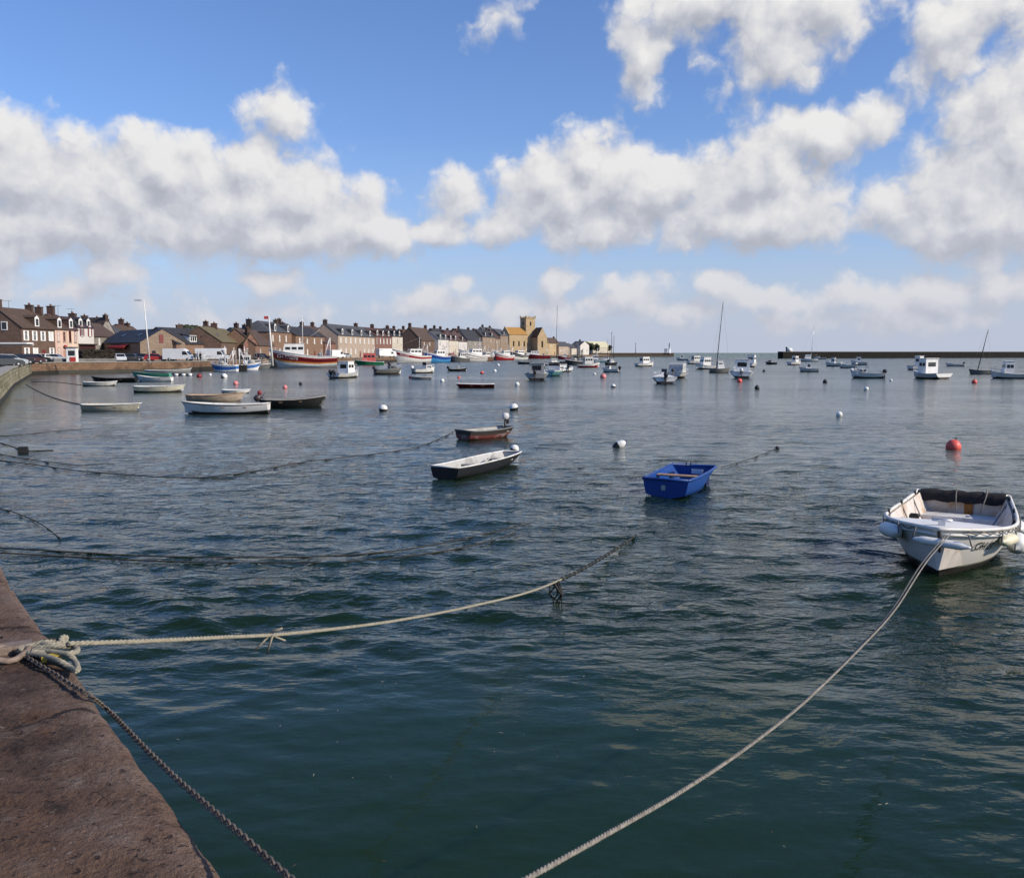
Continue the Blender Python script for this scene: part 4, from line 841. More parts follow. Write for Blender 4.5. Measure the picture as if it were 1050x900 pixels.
# ------------------------------------------------------------------ people on the quay
def person(label, px, Y, ang, coat, legs, seed=0):
    p = atY(px, 361.5, Y); root = thing('person', label, 'person', (p.x, p.y, GZ), R(ang), 'people on the quay'); S = 1.75
    J = {'pel': (0, 0, .53), 'spine': (0, .005, .66), 'chest': (0, 0, .78), 'neck': (0, 0, .845), 'head': (0, .012, .885), 'top': (0, .012, .985),
         'hl': (.05, 0, .50), 'kl': (.058, .012, .27), 'al': (.055, -.01, .035), 'tl': (.06, .075, .012), 'hr': (-.05, 0, .50), 'kr': (-.06, .012, .27), 'ar': (-.062, -.01, .035), 'tr': (-.07, .075, .012),
         'sl': (.105, 0, .80), 'el': (.135, -.01, .635), 'wl': (.12, .05, .50), 'fl': (.115, .075, .455), 'sr': (-.105, 0, .80), 'er': (-.135, -.01, .635), 'wr': (-.10, .07, .52), 'fr': (-.08, .10, .49)}
    rad = dict(pel=.075, spine=.072, chest=.080, neck=.032, head=.048, top=.040, hl=.055, kl=.038, al=.028, tl=.022, hr=.055, kr=.038, ar=.028, tr=.022, sl=.045, el=.032, wl=.022, fl=.018, sr=.045, er=.032, wr=.022, fr=.018)
    ed = [('pel', 'spine'), ('spine', 'chest'), ('chest', 'neck'), ('neck', 'head'), ('head', 'top'), ('pel', 'hl'), ('hl', 'kl'), ('kl', 'al'), ('al', 'tl'), ('pel', 'hr'), ('hr', 'kr'), ('kr', 'ar'), ('ar', 'tr'), ('chest', 'sl'), ('sl', 'el'), ('el', 'wl'), ('wl', 'fl'), ('chest', 'sr'), ('sr', 'er'), ('er', 'wr'), ('wr', 'fr')]
    ks = list(J); me = bpy.data.meshes.new('body'); me.from_pydata([Vector(J[k])*S for k in ks], [(ks.index(a), ks.index(b)) for a, b in ed], [])
    m = bpy.data.materials.new('clothes'); m.use_nodes = True; n = NT(m.node_tree); b = n.n['Principled BSDF']; t = n.new('ShaderNodeTexCoord'); s = n.new('ShaderNodeSeparateXYZ'); n.l.new(t.outputs['Object'], s.inputs[0])
    n.l.new(n.ramp(n.math('DIVIDE', s.outputs[2], S), [(0, (.02, .018, .016)), (.04, legs), (.50, coat), (.835, (.42, .26, .19))], 'CONSTANT'), b.inputs['Base Color']); b.inputs['Roughness'].default_value = .85
    me.materials.append(m); o = bpy.data.objects.new('body', me); COL.objects.link(o); o.parent = root
    sk = o.modifiers.new('skin', 'SKIN'); sk.use_smooth_shade = True
    for i, k in enumerate(ks): me.skin_vertices[0].data[i].radius = (rad[k]*S, rad[k]*S)
    me.skin_vertices[0].data[0].use_root = True
    o.modifiers.new('sub', 'SUBSURF').levels = 1
    h = MB(); h.lathe([(.06, -.01), (.098, .0), (.104, .05), (.085, .10), (.03, .125)], (0, -.005+.012*S, .925*S), 12); h.build('hair', pmat('hair_dark', (.025, .02, .018), .8), root)
person('person in black coat standing behind the white van bonnet', 199.5, 163, 200, (.015, .016, .02), (.02, .02, .025))
person('person in pale jacket standing between two people in black', 202.3, 164.5, 150, (.42, .42, .44), (.06, .07, .10))
person('person in black coat standing nearest the camper van', 205.3, 164, 160, (.018, .016, .018), (.02, .022, .03))
# ------------------------------------------------------------------ boats
wood = pmat('thwart_wood', (.34, .22, .14), .7, .3, 3, .2, 30, .3, 0, (1, 6, 1)); greyw = pmat('grey_wood', (.36, .34, .31), .8, .25, 3, .2, 30, .3, 0, (1, 6, 1))
ropem = pmat('pale_rope', (.28, .255, .195), .9, .3, 40, .4, 120); ropedark = pmat('dark_rope', (.030, .028, .022), .85, .3, 20); ropegrey = pmat('grey_rope', (.215, .195, .165), .9, .5, 40, .4, 120)
blackp = pmat('black_plastic', (.018, .018, .020), .45, .2, 5); greyp = pmat('grey_plastic', (.30, .31, .32), .5, .2, 4); engw = paint('engine_white', (.70, .70, .70), .35)
alu = pmat('aluminium', (.62, .63, .65), .35, .1, 6, 0, 20, .5, .7)
def C(name, col, rough=.35, wear=None): return pmat('boat_'+name, col, rough, .12, 1.3, .08, 6, .5, 0, (1, 1, 1), wear, 2.3)
bw = C('white', (.76, .745, .72)); bwd = C('white_worn', (.66, .65, .62), .45, (.48, .46, .42)); bcream = C('cream', (.68, .64, .50), .45, (.55, .50, .38)); btan = C('tan', (.50, .39, .30), .55, (.40, .31, .24))
bblack = C('black', (.014, .014, .016), .4); bred = C('red', (.42, .035, .04)); bmar = C('maroon', (.23, .018, .024)); borange = C('orange', (.60, .25, .06)); bgreen = C('green', (.03, .22, .10)); bteal = C('teal', (.07, .30, .22), .5)
bblue = C('blue', (.02, .06, .28)); broyal = C('royal', (.005, .046, .22), .42); bsky = C('sky', (.06, .27, .55)); bmid = C('midblue', (.05, .16, .45)); bgrey = C('grey', (.30, .30, .29), .5); bdgrey = C('darkgrey', (.13, .13, .125), .55)
bbrown = C('brown', (.17, .075, .045), .55); bsal = C('salmon', (.62, .13, .11), .5); bliner = C('liner', (.66, .66, .65), .5, (.52, .50, .46)); bfoot = C('antifoul', (.045, .035, .032), .6); bturq = C('turquoise', (.12, .30, .32))
def waterline_mat(name, col, wear=None, z=.05):
    m = bpy.data.materials.new(name); m.use_nodes = True; n = NT(m.node_tree); b = n.n['Principled BSDF']; t = n.new('ShaderNodeTexCoord'); v = t.outputs['Object']
    s_ = n.new('ShaderNodeSeparateXYZ'); n.l.new(v, s_.inputs[0]); f = n.noise(v, 1.4, 6, .6); c = n.ramp(f, [(.3, tuple(x*.92 for x in col)), (.7, tuple(min(1, x*1.06) for x in col))])
    sv = n.vec('MULTIPLY', v, (3, 3, .5)); streak = n.maprange(n.noise(sv, 2.2, 6, .65), .54, .74)
    if wear: c = n.mix(n.math('MULTIPLY', streak, .8), c, (*wear, 1))
    h = n.math('ADD', s_.outputs[2], n.math('MULTIPLY', n.noise(v, 5, 4, .6), .04))
    c = n.mix(n.maprange(h, z+.035, z+.015), c, (.13, .14, .10, 1)); c = n.mix(n.maprange(h, z, z-.012), c, (.035, .03, .028, 1))
    n.l.new(c, b.inputs['Base Color']); b.inputs['Roughness'].default_value = .42; return m
def hull_fn(L, B, free, rise=.5, transom=.8, pmax=.42, power=2.0, bowf=0.02, rake=.5, draft=.25, flare=.42, sternrise=.08, dead=.0, rexp=2.0):
    def sec(t):
        if t < pmax: b = transom+(1-transom)*math.sin(math.pi/2*t/pmax)
        else: b = 1-(1-bowf)*((t-pmax)/(1-pmax))**power
        b *= B/2; zs = free*(1+rise*max(0, (t-.25)/.75)**rexp+sternrise*max(0, 1-t/.3)**2)
        zk = -draft*(1-max(0, (t-.7)/.3)**2.2)*(.55+.45*min(1, t/.3))
        return b, zs, zk
    def pt(t, v, sg, ins=0.0, x0=None):
        b, zs, zk = sec(t); fl = flare+.35*max(0, (t-.55)/.45)     # sharper sections forward
        y = max(0, b*(v**fl)-ins) if v > 0 else 0
        z = zk+(zs-zk)*v; x = -L/2+L*t-rake*(1-v)*max(0, (t-.6)/.4)**2*L*.16
        return Vector((x, sg*y, z))
    return sec, pt
def make_hull(root, mats, L, B, free, n=16, levels=(0, .25, .45, .62, .8, .92, 1), band=None, open_=True, thick=.05, floor=.10, rimmat=None, rimr=.028, deckmat=None, foredeck=None, inner=None, deckdrop=.02, linermat=None, **kw):
    """outer shell in bands from keel to rim; open boats get an inner shell, decked ones a deck"""
    sec, pt = hull_fn(L, B, free, **kw); ts = [1-(1-i/n)**1.25 if True else i/n for i in range(n+1)]
    mb = MB(); lv = list(levels); band = band or [0]*(len(lv)-1)
    for sg in (-1, 1): mb.loft([[pt(t, v, sg) for v in lv] for t in ts], mi=band, flip=(sg < 0))
    tr = [pt(0, v, -1) for v in lv[::-1]]+[pt(0, v, 1) for v in lv[1:]]                 # transom in its bands
    for k in range(len(lv)-1): mb.add([pt(0, lv[k], -1), pt(0, lv[k+1], -1), pt(0, lv[k+1], 1), pt(0, lv[k], 1)], [(3, 2, 1, 0)], band[k])
    if sec(1)[0] > .06:
        for k in range(len(lv)-1): mb.add([pt(1, lv[k], -1), pt(1, lv[k+1], -1), pt(1, lv[k+1], 1), pt(1, lv[k], 1)], [(0, 1, 2, 3)], band[k])
    h = mb.build('hull', mats, root)
    te = 1-.05/L*1.5
    if open_:
        im = MB(); ti = [thick/L*1.3+(te-.02-thick/L*1.3)*i/n for i in range(n+1)]
        def ip(t, q, sg):                      # q: 0 floor centre, .5 floor edge, 1 rim
            b, zs, zk = sec(t); fl = min(floor, zs-.06)
            v = max(.05, (fl-zk)/(zs-zk)); f = flare_(t, kw)
            y = max(.004, b*(v**f)-thick) if q == .5 else max(.004, b-thick)
            x = -L/2+L*t
            return Vector((x, sg*(0 if q == 0 else y), fl if q < 1 else zs+.002))
        for sg in (-1, 1): im.loft([[ip(t, q, sg) for q in (0, .5, 1)] for t in ti], flip=(sg > 0), smooth=False)
        for t, fl in ((ti[0], 0), (ti[-1], 1)):
            q = [ip(t, 1, -1), ip(t, .5, -1), ip(t, .5, 1), ip(t, 1, 1)]; im.add(q, [(0, 1, 2, 3) if not fl else (3, 2, 1, 0)])
        im.build('interior', linermat or bliner, root)
    else:
        dm = MB(); dr = [[pt(t, 1, -1, .01)-Vector((0, 0, deckdrop)), Vector((pt(t, 1, 1).x, 0, sec(t)[1]-deckdrop+.03)), pt(t, 1, 1, .01)-Vector((0, 0, deckdrop))] for t in ts]
        dm.loft(dr, flip=True); dm.build('deck', deckmat or bliner, root)
    if rimmat:
        g = MB(); g.tube([pt(t, 1, -1)+Vector((0, 0, .006)) for t in ts]+[pt(t, 1, 1)+Vector((0, 0, .006)) for t in ts[::-1]], rimr, 6)
        g.tube([pt(0, 1, -1)+Vector((0, 0, .006)), pt(0, 1, 1)+Vector((0, 0, .006))], rimr, 6); g.build('gunwale', rimmat, root)
    if foredeck:
        fm = MB(); tt = [foredeck+(.998-foredeck)*i/8 for i in range(9)]
        fm.loft([[pt(t, 1, -1, .004)+Vector((0, 0, .004)), Vector((pt(t, 1, 1).x, 0, sec(t)[1]+.03)), pt(t, 1, 1, .004)+Vector((0, 0, .004))] for t in tt], flip=True)
        a = [pt(foredeck, 1, -1, .004)+Vector((0, 0, .004)), Vector((pt(foredeck, 1, 1).x, 0, sec(foredeck)[1]+.03)), pt(foredeck, 1, 1, .004)+Vector((0, 0, .004))]
        b = [p-Vector((.0, 0, .10)) for p in a]; fm.loft([a, b]); fm.build('foredeck', deckmat or bliner, root)
    return sec, pt
def flare_(t, kw): return kw.get('flare', .42)+.35*max(0, (t-.55)/.45)
def thwart(root, sec, L, t, w=.22, drop=.14, mat=None, thick=.03):
    b, zs, zk = sec(t); m = MB(); m.box((-L/2+L*t, 0, zs-drop), (w, 2*b-.10, thick)); return m.build('thwart', mat or wood, root)
def outboard(root, x, z, y=0.0, s=1.0, cowl=None, tilt=0.0, leg=None):
    m = MB(); M = Matrix.Rotation(tilt, 3, 'Y')
    def q(a, b, c): return Vector((x, y, z))+M @ Vector((a*s, b*s, c*s))
    prof = [(.02, .05), (.13, .08), (.17, .2), (.165, .34), (.12, .43), (.03, .46)]
    vs = []; n = 10
    for (r, zz) in prof:
        for k in range(n): vs.append(q(-.16+r*1.35*math.cos(6.283*k/n), r*math.sin(6.283*k/n), zz))
    m.add(vs, [(i*n+k, i*n+(k+1) % n, (i+1)*n+(k+1) % n, (i+1)*n+k) for i in range(len(prof)-1) for k in range(n)]+[tuple(range(n-1, -1, -1)), tuple(range(5*n, 6*n))], 0, True)
    o = m.build('outboard', cowl or blackp, root)
    l = MB(); l.tube([q(-.16, 0, .07), q(-.17, 0, -.35), q(-.18, 0, -.62)], [.075*s, .05*s, .045*s], 8); l.box(q(-.02, 0, -.02), (.12*s, .22*s, .3*s)); l.tube([q(-.36, 0, -.66), q(-.02, 0, -.64)], [.05*s, .02*s], 8)
    l.tube([q(.02, 0, .12), q(.42, .05, .20)], .022*s, 6); l.build('engine_leg', leg or blackp, o)
    return o
def cabin(root, x0, x1, w, z0, z1, mat, slope=.25, name='wheelhouse', roofmat=None, over=.12, back=0.0, winh=.42, front=True, nside=2, rear=False):
    """cabin with a raked windscreen: x1 is its forward end"""
    h = z1-z0; m = MB(); m.prism([(x0, z0), (x1, z0), (x1-slope*.35, z0+h*.45), (x1-slope, z1), (x0+back, z1)], 1, -w/2, w/2); c = m.build(name, mat, root)
    m = MB(); m.box(((x0+back+x1-slope)/2, 0, z1+.035), (x1-slope-x0-back+over*2, w+over, .07)); m.build('roof', roofmat or mat, c)
    zc = z0+h*.68; hh = min(winh, h*.45); Lx = x1-slope-x0-back-.1
    for sg in (-1, 1):
        for k in range(nside):
            xc = x0+back+.08+Lx*(k+.5)/nside; g = MB(); g.box((xc, sg*(w/2+.006), zc), (Lx/nside*.78, .022, hh)); g.build('window', glass, c)
    if front:
        za, zb = zc-hh/2, zc+hh/2
        def fx(z): return x1-slope*.35-(z-(z0+h*.45))/(h*.55)*slope*.65+.012
        for k in (-1, 1):
            y0, y1 = k*.04, k*(w/2-.08); g = MB(); g.add([(fx(za), y0, za), (fx(za), y1, za), (fx(zb), y1, zb), (fx(zb), y0, zb)], [(0, 1, 2, 3) if k > 0 else (3, 2, 1, 0)]); g.build('window', glass, c)
    if rear:
        g = MB(); g.box((x0+back*.6-.012, 0, zc-.02), (.025, w*.62, hh*1.3)); g.build('rear_window', glass, c)
    return c
def rails(root, sec, pt, t0, t1, h=.45, n=5, mat=None, name='guard_rail'):
    m = MB(); ts = [t0+(t1-t0)*i/n for i in range(n+1)]
    for sg in (-1, 1):
        m.tube([pt(t, 1, sg, .05)+Vector((0, 0, h)) for t in ts], .022, 5)
        for t in ts: a = pt(t, 1, sg, .05); m.tube([a, a+Vector((0, 0, h))], .018, 5)
    m.tube([pt(t1, 1, -1, .05)+Vector((0, 0, h)), pt(t1, 1, 1, .05)+Vector((0, 0, h))], .022, 5)
    return m.build(name, mat or alu, root)
def spot(px, py): p = at(px, py); return p
BOATG = {'row': 'rowing boats and skiffs moored off the quay', 'motor': 'motor boats on moorings', 'trawl': 'fishing boats along the town quay', 'sail': 'sailing boats on moorings'}
def lettering(name, body, size, parent, mat, shear=0.0, mw=None):
    cu = bpy.data.curves.new(name, 'FONT'); cu.body = body; cu.size = size; cu.align_x = 'CENTER'; cu.align_y = 'CENTER'; cu.extrude = .003; cu.shear = shear
    t = bpy.data.objects.new(name, cu); COL.objects.link(t); bpy.context.view_layer.update()
    me = bpy.data.meshes.new_from_object(t.evaluated_get(bpy.context.evaluated_depsgraph_get())); bpy.data.objects.remove(t); bpy.data.curves.remove(cu)
    me.materials.clear(); me.materials.append(mat); o = bpy.data.objects.new(name, me); COL.objects.link(o); o.parent = parent; return o
def floater(o):      # every boat rolls and pitches a little differently
    o.rotation_euler[0] = random.uniform(-.02, .02); o.rotation_euler[1] = random.uniform(-.015, .015)

def rowboat(label, px, py, ang, L, B, free, mats=None, band=None, thw=(.3, .6), rim=None, liner=None, motor=None, name='rowing_boat', tmat=None, **kw):
    p = spot(px, py); r = thing(name, label, 'rowing boat', (p.x, p.y, 0), R(ang), BOATG['row']); floater(r)
    kw.setdefault('floor', .11)
    sec, pt = make_hull(r, mats or [bw], L, B, free, band=band, rimmat=rim or wood, linermat=liner, **kw)
    for t in thw: thwart(r, sec, L, t, mat=tmat)
    if motor: outboard(r, -L/2, sec(0)[1]-.02, 0, motor[0], motor[1], motor[2])
    return r, sec, pt
def motorboat(label, px, py, ang, L=4.6, B=1.9, free=.55, mats=None, band=None, cab='cuddy', cabmat=None, motor=1, mcol=None, tilt=0, rail=True, canvas=None, name='motor_boat', cabh=1.5, roofmat=None, msize=1.2, **kw):
    if 55 < ang < 125: L, B, cabh = L*1.12, B*1.27, cabh*1.12
    p = spot(px, py); r = thing(name, label, 'motor boat', (p.x, p.y, 0), R(ang), BOATG['motor']); floater(r)
    kw.setdefault('transom', .86); kw.setdefault('rise', .55); kw.setdefault('floor', .16)
    sec, pt = make_hull(r, mats or [bw, bfoot], L, B, free, n=12, band=band or [1, 1, 0, 0, 0, 0], rimmat=greyp, rimr=.03, foredeck=.62, deckmat=bw, **kw)
    cm = cabmat or bw
    if cab == 'pilot': cabin(r, -L*.10, L*.18, B*.62, free*.5, free+cabh, cm, .3, rear=True, roofmat=roofmat)
    elif cab == 'aft': cabin(r, -L*.22, L*.20, B*.70, free*.5, free+cabh, cm, .35, nside=3, rear=True, roofmat=roofmat)
    elif cab == 'cuddy':
        cabin(r, L*.02, L*.34, B*.62, free*.8, free+.55, cm, .35, name='cuddy', winh=.25, nside=2, roofmat=roofmat)
        m = MB(); zc = free+.60; m.add([(L*.05, -B*.3, zc), (L*.05, B*.3, zc), (-L*.0, B*.27, zc+.5), (-L*.0, -B*.27, zc+.5)], [(0, 1, 2, 3)]); m.tube([(-L*.0, -B*.28, zc-.1), (-.02, -B*.27, zc+.5), (-.02, B*.27, zc+.5), (0, B*.28, zc-.1)], .025, 6); m.build('windscreen', glass, r)
    elif cab == 'console':
        m = MB(); m.box((0, 0, free*.5+.45), (.5, .7, .9), taper=.85); m.build('console', cm, r); m = MB(); m.box((.12, 0, free*.5+1.08), (.03, .62, .36), ry=.35); m.build('windscreen', glass, r)
    if canvas:
        m = MB(); zc = free+cabh; m.prism([(-L*.34, free*.9), (L*.02, free*.9), (L*.02, zc-.06), (-L*.05, zc), (-L*.26, zc-.12)], 1, -B*.36, B*.36); cv = m.build('canvas_cover', canvas, r)
        for sg in (-1, 1):
            for k in range(3): g = MB(); g.box((-L*.28+L*.11*k, sg*(B*.36+.008), free+cabh*.55), (L*.075, .02, cabh*.42)); g.build('canvas_window', pmat('clear_plastic', (.42, .43, .44), .2), cv)
        for k in (-1, 0, 1): g = MB(); g.box((-L*.318, k*B*.22, free+cabh*.42), (.03, B*.17, cabh*.6), ry=.13); g.build('canvas_window', MATS['clear_plastic'], cv)
    for k in range(motor): outboard(r, -L/2, sec(0)[1]-.05, (k-(motor-1)/2)*.6, msize, mcol or blackp, tilt)
    if rail: rails(r, sec, pt, .66, .97, .42, 4)
    return r, sec, pt
def trawler(label, px, py, ang, L=12, B=4.2, free=1.5, mats=None, levels=(0, .3, .45, .6, .72, .88, 1), band=None, house=(-.05, .22), hmat=None, hh=2.4, mast=5.0, gantry=True, text=None, rise=.75, name='fishing_boat', roofm=None, boom=True, shelter=False, textv=.78, textc=None):
    if 400 < px < 560: L, B, free = L*1.17, B*1.1, free*1.14
    p = spot(px, py); r = thing(name, label, 'fishing boat', (p.x, p.y, 0), R(ang), BOATG['trawl']); floater(r)
    sec, pt = make_hull(r, mats, L, B, free, n=18, levels=levels, band=band, open_=False, deckdrop=free*.35, rimmat=bw, rimr=.07, transom=.82, rise=rise, draft=.9, flare=.30, rake=.9, power=2.3, pmax=.45, sternrise=.04, rexp=1.35, deckmat=bgrey)
    hm = hmat or bw; z0 = free*.95 if gantry else free*.7
    if shelter:
        m = MB(); m.prism([(-L*.05, z0), (L*.36, z0+.4), (L*.36, z0+1.7), (-L*.05, z0+1.5)], 1, -B*.36, B*.36); m.build('shelter_deck', hm, r)
    cabin(r, L*house[0], L*house[1], B*.56, z0, z0+hh, hm, .5, nside=3, winh=.6, rear=True, roofmat=roofm)
    m = MB(); xm = L*house[0]-.3; zm = z0+hh; m.tube([(xm+.6, 0, zm), (xm+.5, 0, zm+mast)], [.10, .05], 7)
    m.tube([(xm+.52, -.9, zm+mast*.55), (xm+.52, .9, zm+mast*.55)], .04, 5); m.build('mast', hm if hm is not bsal else alu, r)
    m = MB(); m.box((xm+.9, 0, zm+.42), (.2, 1.3, .18)); m.build('radar', bw, r)
    if gantry:
        g = MB(); xg = -L*.40; h = z0+hh*1.05+1.2; y = B*.34
        g.tube([(xg, -y, z0-.2), (xg, -y, h), (xg, y, h), (xg, y, z0-.2)], .10, 7); g.tube([(xg, -y, h), (xg+1.4, -y*.8, z0-.2)], .06, 6); g.tube([(xg, y, h), (xg+1.4, y*.8, z0-.2)], .06, 6); g.build('gantry', hm if hm is not bsal else bw, r)
        d = MB(); d.lathe([(.55, -.7), (.55, -.66), (.3, -.65), (.3, .65), (.55, .66), (.55, .7)], (xg+2.2, 0, z0+.55), 14, 0, Matrix.Rotation(R(90), 3, 'X')); d.build('net_drum', bgrey, r)
    if boom: b = MB(); b.tube([(xm+.5, 0, zm+.5), (xm-L*.22, .3, zm+mast*.5)], .06, 6); b.tube([(xm+.5, 0, zm+mast*.95), (L*.47, 0, free*(1+rise)+.2)], .02, 4); b.tube([(xm+.5, 0, zm+mast*.95), (-L*.45, 0, free+.6)], .02, 4); b.build('rigging', pmat('rig_grey', (.25, .24, .22), .6), r)
    rails(r, sec, pt, .55, .97, .55, 6, bw)
    if text:
        for sg in (-1, 1):
            t = .80; a = pt(t-.14, textv, sg); b = pt(t, textv, sg); o = lettering('registration', text, free*.42, r, textc or bw)
            c = (a+b)/2; d = (b-a).normalized()*(1 if sg < 0 else -1)
            up = (pt(t-.07, textv+.1, sg)-pt(t-.07, textv-.1, sg)).normalized(); nrm = d.cross(up).normalized(); up = nrm.cross(d)
            o.matrix_local = Matrix((d, up, nrm)).transposed().to_4x4(); o.location = c+nrm*.09
    return r, sec, pt
def sailboat(label, px, py, ang, L, mast_px, mats, band=None, cab=bw, B=None, free=.6, mastmat=None, lean=None, group='sail', boom=True, cabh=.5):
    p = spot(px, py); r = thing('sailing_boat', label, 'sailing boat', (p.x, p.y, 0), R(ang), BOATG[group])
    B = B or L*.32; sec, pt = make_hull(r, mats, L, B, free, n=14, band=band or [1, 1, 0, 0, 0, 0], open_=False, rimmat=greyp, rise=.35, transom=.6, draft=.5, deckmat=bliner)
    if cab: cabin(r, -L*.12, L*.22, B*.5, free*.9, free+cabh, cab, .4, name='cabin_top', winh=.2, nside=3)
    bx, by, tx, ty = mast_px; b = atY(bx, by, p.y); t = atY(tx, ty, p.y); M = Matrix.Rotation(R(-ang), 3, 'Z')
    b = M @ (Vector((b.x, b.y, free))-Vector((p.x, p.y, 0))); t = M @ (Vector((t.x, t.y, t.z))-Vector((p.x, p.y, 0))); m = MB(); m.tube([b, (b+t)/2, t], [.075, .065, .04], 7); m.build('mast', mastmat or alu, r)
    g = MB()
    for e in ((L*.48, 0), (-L*.48, 0)): g.tube([t*.98+b*.02, Vector((e[0], e[1], free*1.2))], .010, 4)
    for sg in (-1, 1): g.tube([b.lerp(t, .75), Vector((b.x-.2, sg*B*.46, free))], .010, 4)
    if boom: g.tube([b.lerp(t, .12), b.lerp(t, .12)+Vector((-L*.36, 0, -.05))], .05, 6)
    g.build('rigging', MATS.get('rig_grey') or pmat('rig_grey', (.25, .24, .22), .6), r)
    return r, sec, pt

# ---- the white boat on the right
def white_boat():
    bow = at(962.5, 546, .74); st = at(987, 508, .62); d = Vector((bow.x-st.x, bow.y-st.y, 0)); L = d.length+.05; c = (bow+st)/2; ang = math.atan2(d.y, d.x)
    r = thing('launch', 'white open launch with fenders round its bow moored nearest the quay', 'launch', (c.x, c.y, 0), ang)
    kw = dict(transom=.82, pmax=.56, power=2.5, rise=.32, rake=.55, draft=.28, flare=.33, sternrise=.1)
    lv = (0, .18, .34, .44, .6, .8, .93, 1)
    sec, pt = make_hull(r, [waterline_mat('launch_white', (.70, .66, .60), (.40, .31, .21), .135)], L, 1.95, .60, n=26, levels=lv, band=[0]*7, thick=.07, floor=.14, rimmat=C('launch_rim', (.72, .69, .64), .45, (.5, .48, .44)), rimr=.030, foredeck=.72, deckmat=bw, linermat=C('launch_liner', (.62, .56, .51), .5, (.42, .29, .18)), **kw)
    rub = MB(); ts = [i/26 for i in range(27)]
    for sg in (-1, 1): rub.tube([pt(t, .90, sg)+Vector((0, sg*.012, 0)) for t in ts], .026, 6)
    rub.build('rubbing_strake', bliner, r)
    m = MB(); b_, zs, zk = sec(.12); m.box((-L*.40, 0, .27), (.45, 2*b_-.32, .05)); m.box((-L*.40+.21, 0, .195), (.03, 2*b_-.36, .1)); m.build('stern_bench', bliner, r)
    m = MB(); 
    for y in (-.08, .02, .12): m.tube([(-L*.06, -.62+y*.4, .16), (-L*.06+.05, -.62+y*.4, .55)], .03, 6)
    m.box((-L*.06, -.62, .5), (.2, .16, .05)); m.build('engine_bracket', blackp, r)
    m = MB(); m.box((-L*.5+.112, .12, .36), (.012, .15, .40)); m.build('rust_streak', pmat('rust', (.36, .15, .04), .8, .3, 5), r)
    m = MB(); m.box((L*.40, 0, sec(.9)[1]+.06), (.10, .10, .12)); m.tube([(L*.40, -.14, sec(.9)[1]+.11), (L*.40, .14, sec(.9)[1]+.11)], .025, 6); m.build('mooring_bitt', alu, r)
    for sg, t in ((-1, .60), (1, .60), (-1, .08), (1, .08), (1, .32), (-1, .32)):
        m = MB(); q = pt(t, 1, sg, .03)+Vector((0, 0, .06)); m.tube([q-Vector((.08, 0, 0)), q+Vector((.08, 0, 0))], .018, 6); m.box(q-Vector((0, 0, .03)), (.05, .03, .06)); m.build('cleat', blackp, r)
    m = MB(); q = pt(1, .80, 1); m.tube([pt(1, .42, 1)+Vector((.012, 0, 0)), pt(1, .97, 1)+Vector((.02, 0, 0))], .022, 6); m.build('stem_band', pmat('stem_dark', (.06, .05, .045), .6), r)
    # grab lines looped along the sides
    for sg in (-1, 1):
        m = MB()
        for k in range(5):
            t0 = .66+.055*k; a = pt(t0, .985, sg); b = pt(min(.985, t0+.055), .985, sg); q = [a.lerp(b, s_)+Vector((0, sg*.045, -.05*math.sin(math.pi*s_))) for s_ in (0, .25, .5, .75, 1)]; m.tube(q, .010, 5)
        m.build('grab_line', pmat('line_grey', (.16, .16, .16), .9), r)
    for (t0, t1, sg) in ((.15, .34, -1), (.35, .58, -1), (.1, .45, 1)):
        m = MB(); a = pt(t0, 1, sg, .06); b = Vector((-L/2+L*t1, sg*.35, .2)); q = [a.lerp(b, s_)-Vector((0, 0, .12*math.sin(math.pi*s_))) for s_ in (0, .2, .4, .6, .8, 1)]; m.tube(q, .012, 5); m.build('tie_line', MATS['line_grey'], r)
    o = lettering('lettering', 'CH B', .20, r, blackp, .25)
    a = pt(.80, .72, 1); b = pt(.88, .72, 1); dd = (a-b).normalized(); up = (pt(.84, .82, 1)-pt(.84, .62, 1)).normalized(); nrm = dd.cross(up).normalized(); up = nrm.cross(dd)
    o.matrix_local = Matrix((dd, up, nrm)).transposed().to_4x4(); o.location = (a+b)/2+nrm*.02
    Mw = Matrix.Translation((c.x, c.y, 0)) @ Matrix.Rotation(ang, 4, 'Z')
    # fenders hang from it, the cover lies over its stern: things of their own
    fm = pmat('fender_white', (.72, .72, .70), .5, .1, 3, .1, 8, .4, 0, (1, 1, 1), (.5, .49, .45), 3); fc = pmat('fender_cream', (.66, .62, .46), .5, .12, 3, .1, 8)
    def fender(label, a, b, rad, mat):
        a, b = Vector(a), Vector(b); ax = (b-a).normalized(); Ln = (b-a).length; mb = MB(); prof = [(.02, -.04), (.03, 0), (rad*.6, .03), (rad*.92, .08), (rad, .14)]; prof = prof+[(q, Ln-z) for q, z in prof[::-1]]
        Mq = Vector((0, 0, 1)).rotation_difference(ax).to_matrix(); mb.lathe(prof, a, 14, 0, Mq); o = mb.build('fender', mat, None); o.matrix_world = Mw; o['label'] = label; o['category'] = 'fender'; o['group'] = 'fenders tied round the white launch'; o['kind'] = 'thing'
        
        for q0, q1 in ((a-ax*.05, a+Vector((0, 0, .18))), (b+ax*.05, b+Vector((0, 0, .18)))): e = MB(); e.tube([q0, q1], .012, 5); e.build('lanyard', MATS['line_grey'], o)
    def side(t, v, sg, off, dz=0): q = pt(t, v, sg); return q+Vector((off*.35, sg*off, dz))
    fender('fat white fender slung along the shaded side of the launch bow', side(.77, .84, -1, .15), side(.885, .84, -1, .15), .115, fm)
    fender('long slim white fender lashed across the tip of the launch bow', Vector((L/2+.07, -.30, .63)), Vector((L/2+.05, .40, .58)), .062, fm)
    fender('cream fender beside the black lettering on the launch bow', side(.66, .80, 1, .10), side(.785, .80, 1, .10), .085, fc)
